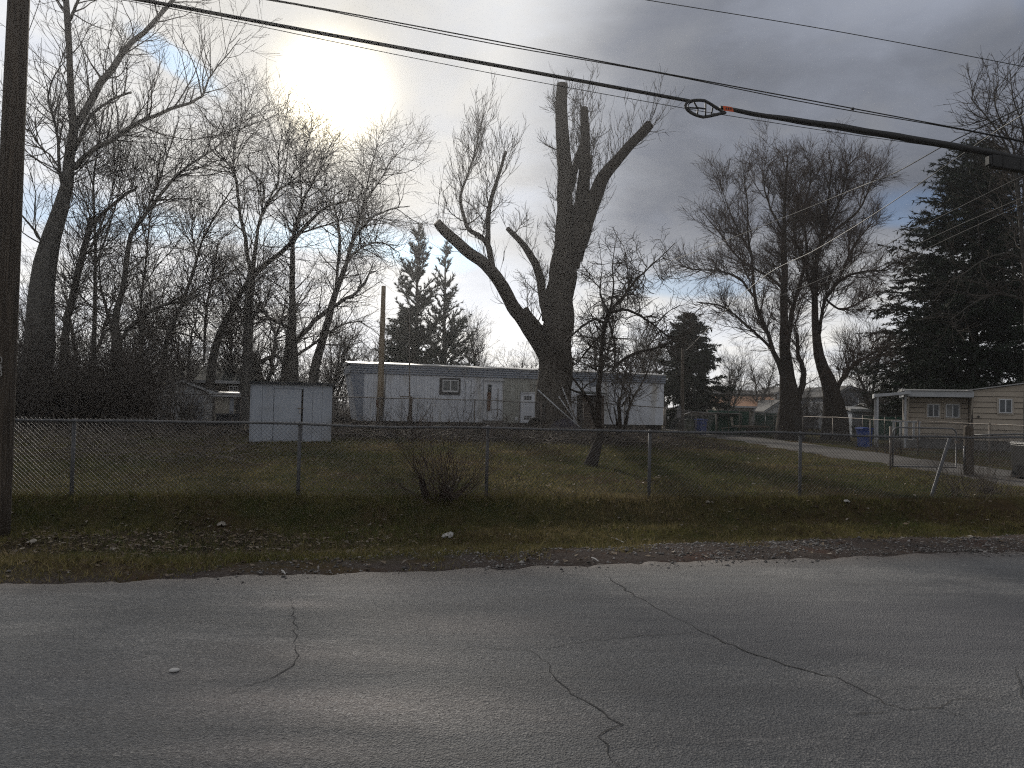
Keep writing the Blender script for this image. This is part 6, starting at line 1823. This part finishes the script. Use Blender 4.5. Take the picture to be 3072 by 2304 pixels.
# ================================================================== carts, screen fence and clutter beyond the lane
def cart(px, Y, h, m, lid_m, label, rz=0.0):
    c = on_ground(px, Y); k = h / 1.05
    c.z += 0.03 if 12.2 < c.x < 15.8 else 0
    r = thing('wheelie_bin', c, label, 'bin', 'wheeled bins', rz)
    prof = [(-0.22 * k, 0.06 * k), (0.22 * k, 0.06 * k), (0.28 * k, 0.93 * k), (-0.28 * k, 0.93 * k)]
    bd = MB().prism(prof, -0.28 * k, 0.26 * k, 'y').build('body', m, r, bevel=0.03)
    MB().box(-0.30 * k, 0.30 * k, -0.315 * k, 0.30 * k, 0.932 * k, 0.975 * k).build('rim', m, r, bevel=0.01)
    MB().prism([(-0.33 * k, 0.978 * k), (0.33 * k, 0.978 * k), (0.30 * k, 1.02 * k), (0.0, 1.06 * k), (-0.30 * k, 1.03 * k)], -0.34 * k, 0.31 * k, 'y').build('lid', lid_m, r, bevel=0.015)
    MB().tube([(-0.25 * k, 0.36 * k, 0.95 * k), (0.25 * k, 0.36 * k, 0.95 * k)], 0.02 * k, 8).build('handle', m, r, True)
    for s in (-1, 1):
        wv = MB().tube([(s * 0.24 * k - 0.03, 0.27 * k, 0.11 * k), (s * 0.24 * k + 0.03, 0.27 * k, 0.11 * k)], 0.11 * k, 14).build('wheel', 'tyre_rubber', r, True)
    MB().box(-0.12 * k, 0.08 * k, -0.30 * k, -0.282 * k, 0.60 * k, 0.70 * k).build('sticker', 'fence_wire', bd)
    return r


cart(2593, 34.6, 0.98, 'blue_plastic', 'blue_plastic', 'bright blue wheeled bin standing at the far edge of the lane', 0.15)
cart(2102, 45.5, 1.02, 'blue_plastic', 'blue_plastic', 'dark blue wheeled bin beside the slim service pole', 0.5)
cart(2066, 45.0, 1.0, 'olive_plastic', 'olive_plastic', 'olive wheeled bin between the service pole and the blue bin', 0.1)


def screen(label, px0, px1, Y0, Y1, h, n, m='green_screen', top='old_steel'):
    A_ = on_ground(px0, Y0); B_ = on_ground(px1, Y1); fr = Frame(A_, (B_.x, B_.y, A_.z))
    r = thing('screen_fence', A_, label, 'fence', 'green screen fences', fr.rz)
    for i in range(n):
        x0 = fr.len * i / n; x1 = fr.len * (i + 1) / n
        mbx = MB(); k = 6
        for j in range(k):
            xa = x0 + 0.04 + (x1 - x0 - 0.08) * j / k; xb_ = x0 + 0.04 + (x1 - x0 - 0.08) * (j + 1) / k
            ya = 0.02 * math.sin(j * 1.7 + i); yb = 0.02 * math.sin((j + 1) * 1.7 + i)
            mbx.hexa([(xa, ya, 0.02), (xb_, yb, 0.02), (xb_, yb + 0.015, 0.02), (xa, ya + 0.015, 0.02)], [(xa, ya, h - 0.03), (xb_, yb, h - 0.03), (xb_, yb + 0.015, h - 0.03), (xa, ya + 0.015, h - 0.03)])
        mbx.build('screen_panel', m, r)
        MB().tube([(x0, 0.05, -0.1), (x0, 0.05, h + 0.05)], 0.03, 8).build('post', top, r, True)
    MB().tube([(x1, 0.05, -0.1), (x1, 0.05, h + 0.05)], 0.03, 8).build('post', top, r, True)
    MB().tube([(0, 0.05, h), (fr.len, 0.05, h + 0.02)], 0.025, 8).build('top_rail', 'galvanised', r, True)
    return r, fr


screen('green screen fence left of the paired trees', 2122, 2248, 49.0, 49.5, 1.62, 4)
screen('green screen fence between the dark opening and the left paired trunk', 2262, 2360, 50.5, 50.8, 1.52, 3)
screen('green screen fence under the carport roof', 2588, 2722, 47.0, 46.0, 1.5, 4)
c = on_ground(2196, 48.5); c.z += 0.9
sg = thing('notice_board', c, 'tilted pale notice hanging on the green screen fence', 'sign')
mbx = MB(); mbx.hexa([(-0.06, 0, -0.28), (0.10, 0, -0.30), (0.10, 0.02, -0.30), (-0.06, 0.02, -0.28)], [(-0.12, 0, 0.28), (0.04, 0, 0.28), (0.04, 0.02, 0.28), (-0.12, 0.02, 0.28)])
mbx.build('plate', 'cream_siding', sg)
MB().box(-0.04, 0.02, -0.006, -0.002, -0.08, 0.06).build('print', 'black_plastic', sg)
# flat table-like trailer in the neighbour yard
A_ = on_ground(2215, 46.5); B_ = on_ground(2310, 46.5)
ft = thing('flat_trailer', A_, 'low dark flat bed trailer standing in front of the green screen fence', 'trailer')
wl = B_.x - A_.x
MB().box(0, wl, 0, 1.3, 0.55, 0.63).build('bed', 'old_steel', ft)
for i in range(5): MB().box(wl * i / 5 + 0.01, wl * (i + 1) / 5 - 0.01, -0.02, 1.32, 0.632, 0.66).build('plank', 'cut_wood', ft)
for xx in (wl * 0.42, wl * 0.58): MB().tube([(xx, -0.02, 0.27), (xx, 0.14, 0.27)], 0.27, 16).build('wheel', 'tyre_rubber', ft, True)
MB().tube([(0, 0.65, 0.58), (-0.9, 0.65, 0.45)], 0.035, 6).build('drawbar', 'old_steel', ft)
MB().tube([(-0.8, 0.65, -0.05), (-0.8, 0.65, 0.5)], 0.03, 6).build('prop', 'old_steel', ft)
# awning edge over the bins
A_ = on_ground(2072, 47.0); B_ = on_ground(2226, 48.5); z_ = at(2150, 1238, 47.5).z
aw = thing('awning', (A_.x, A_.y, 0), 'low lean-to awning with a bright metal edge above the bins', 'awning')
vv = Vector((B_.x - A_.x, B_.y - A_.y, 0))
mbx = MB(); mbx.hexa([(0, 0, z_ + 0.01), vv + Vector((0, 0, z_ - 0.06)), vv + Vector((0, 2.6, z_ - 0.30)), (0, 2.6, z_ - 0.25)], [(0, 0, z_ + 0.05), vv + Vector((0, 0, z_ - 0.02)), vv + Vector((0, 2.6, z_ - 0.26)), (0, 2.6, z_ - 0.21)])
mbx.build('roof', 'roof_metal', aw)
for t in (0.02, 0.5, 0.98): MB().tube([vv * t + Vector((0, 0.05, 0.3)), vv * t + Vector((0, 0.05, z_ - 0.02))], 0.03, 7).build('post', 'old_steel', aw, True)

# ------------------------------------------------------------------ houses beyond
gable_house('house', 'pale walled house with an orange brown roof beyond the green screen fence', 2150, 2350, 78.0, 1222, 1190, 9.0, 'cream_siding', 'orange_roof', 'eave', ((2196, 2212, 1228, 1244),), 'house')
gable_house('house', 'white gable wing right of the orange brown roof', 2296, 2385, 74.0, 1232, 1202, 8.0, 'white_paint', 'grey_shingle', 'gable', (), 'house')
gable_house('house', 'grey two storey house with one small white window behind the orange brown roof', 2325, 2420, 98.0, 1180, 1160, 9.0, 'brown_siding', 'grey_shingle', 'gable', ((2332, 2341, 1184, 1195),), 'house')
gable_house('house', 'wide dark roofed house far behind the many stemmed tree', 2130, 2330, 105.0, 1182, 1170, 9.0, 'brown_siding', 'grey_shingle', 'eave', ((2272, 2284, 1186, 1194),), 'house')
gable_house('house', 'blue grey house with a four pane window right of the paired trees', 2500, 2640, 66.0, 1188, 1160, 9.0, 'grey_siding', 'grey_shingle', 'gable', ((2575, 2596, 1193, 1213),), 'house', 2545)
gable_house('garden_shed', 'small grey gable roofed shed between the service pole and the green screen fence', 2066, 2146, 62.0, 1240, 1217, 5.0, 'grey_siding', 'grey_shingle', 'gable', (), 'shed', 2092)
gable_house('garden_shed', 'pale box shed beside the right paired trunk', 2556, 2598, 50.0, 1232, 1224, 2.5, 'shed_white', 'roof_metal', 'eave', (), 'shed')
gable_house('garden_shed', 'low building with a bright pale roof seen under the carport', 2640, 2735, 60.0, 1236, 1214, 6.0, 'brown_siding', 'white_paint', 'eave', (), 'shed')
gable_house('house', 'long low roof far to the right behind the carport', 2600, 2800, 85.0, 1208, 1192, 9.0, 'brown_siding', 'grey_shingle', 'eave', (), 'house')

# ================================================================== litter one can point at
def crumple(name, label, px, py, L, W, H, m, seed, cat):
    c = ground_at(px, py); rng = np.random.default_rng(seed)
    nx, ny = 9, 7; U, V_ = np.meshgrid(np.linspace(-1, 1, nx), np.linspace(-1, 1, ny))
    edge = 1 - 0.35 * rng.random(U.shape) * (np.maximum(abs(U), abs(V_)) > 0.9)
    X = U * L / 2 * edge * (1 - 0.45 * V_ ** 2); Yv = V_ * W / 2 * edge; Z = H * (1 - 0.6 * U ** 2) * (0.4 + 0.6 * rng.random(U.shape)) + 0.01
    pv_ = np.stack([X, Yv, Z], -1).reshape(-1, 3); idx = np.arange(nx * ny).reshape(ny, nx)
    o = link_mesh(name, mesh_np(name, pv_, [np.stack([idx[:-1, :-1], idx[:-1, 1:], idx[1:, 1:], idx[1:, :-1]], -1).reshape(-1, 4)], m, False))
    o.location = c; o.rotation_euler = (rad(12), 0, rng.random() * 0.6 - 0.3)
    return tag(o, label, cat, 'litter on the verge')


crumple('crumpled_paper', 'largest pale crumpled paper lying alone near the road shoulder', 1345, 1612, 0.20, 0.22, 0.055, 'paper', 1, 'litter')
crumple('dry_leaf', 'curled pale leaf pair at the foot of the middle fence post', 1425, 1524, 0.20, 0.16, 0.05, 'dry_leaf', 2, 'leaf')
crumple('dry_leaf', 'pale curled leaf right of the middle fence post', 1502, 1522, 0.13, 0.14, 0.06, 'dry_leaf', 3, 'leaf')
crumple('dry_leaf', 'broad pale leaf at the left end of the leaf patch', 95, 1630, 0.14, 0.14, 0.04, 'dry_leaf', 4, 'leaf')
crumple('dry_leaf', 'pale upturned leaf in the upper right of the leaf patch', 800, 1538, 0.20, 0.16, 0.06, 'dry_leaf', 5, 'leaf')
crumple('dry_leaf', 'large grey leaf in the middle of the leaf patch', 665, 1578, 0.15, 0.16, 0.05, 'dry_leaf', 6, 'leaf')
crumple('crumpled_paper', 'white scrap on the bank right of the leaning whips', 2540, 1508, 0.13, 0.12, 0.05, 'paper', 7, 'litter')
crumple('dry_leaf', 'pale leaf on the bank left of the second fence post from the right', 2123, 1511, 0.10, 0.10, 0.05, 'dry_leaf', 8, 'leaf')
crumple('dry_leaf', 'single leaf on the grass left of the coppiced shrub', 1155, 1563, 0.09, 0.10, 0.04, 'dry_leaf', 9, 'leaf')
for i, (p0, p1, lab) in enumerate((((1835, 1615), (1872, 1630), 'thin white stick on the gravel shoulder'), ((1775, 1676), (1795, 1687), 'short white straw at the edge of the asphalt'), ((845, 1715), (856, 1726), 'small pale twig at the left edge of the asphalt'))):
    q0, q1 = ground_at(*p0), ground_at(*p1)
    if i > 0: q0, q1 = road_pt(*p0, z=0.01), road_pt(*p1, z=0.01)
    o = MB().tube([(0, 0, 0.012), (q1 - q0) * 0.5 + Vector((0, 0, 0.018)), (q1 - q0) + Vector((0, 0, 0.012))], [0.007, 0.008, 0.005], 6).build('stick', 'paper'); o.location = q0
    tag(o, lab, 'stick', 'litter on the verge')
c = road_pt(523, 2014, 0.0)
o = MB().tube([(0, 0, 0.004), (0, 0, 0.007), (0, 0, 0.012), (0, 0, 0.014)], [0.028, 0.030, 0.026, 0.012], 18).build('bottle_cap', 'paper', None, True); o.location = c
tag(o, 'small white disc lying alone on the asphalt', 'cap')

# ================================================================== added volume box that imitates the veil of lens glare near the sun
hz_m = bpy.data.materials.new('glare_haze'); hz_m.use_nodes = True
hn = hz_m.node_tree; hn.nodes.clear()
ho = hn.nodes.new('ShaderNodeOutputMaterial'); hv = hn.nodes.new('ShaderNodeVolumePrincipled')
hv.inputs['Color'].default_value = (0.95, 0.96, 1.0, 1.0)
hv.inputs['Density'].default_value = 0.00052
hv.inputs['Anisotropy'].default_value = 0.76
hn.links.new(hv.outputs[0], ho.inputs['Volume'])
MATS['glare_haze'] = hz_m
glare_haze = MB().box(-905, 905, -305, 1805, -1.6, 30.0).build('glare_haze', 'glare_haze')
tag(glare_haze, kind='stuff')
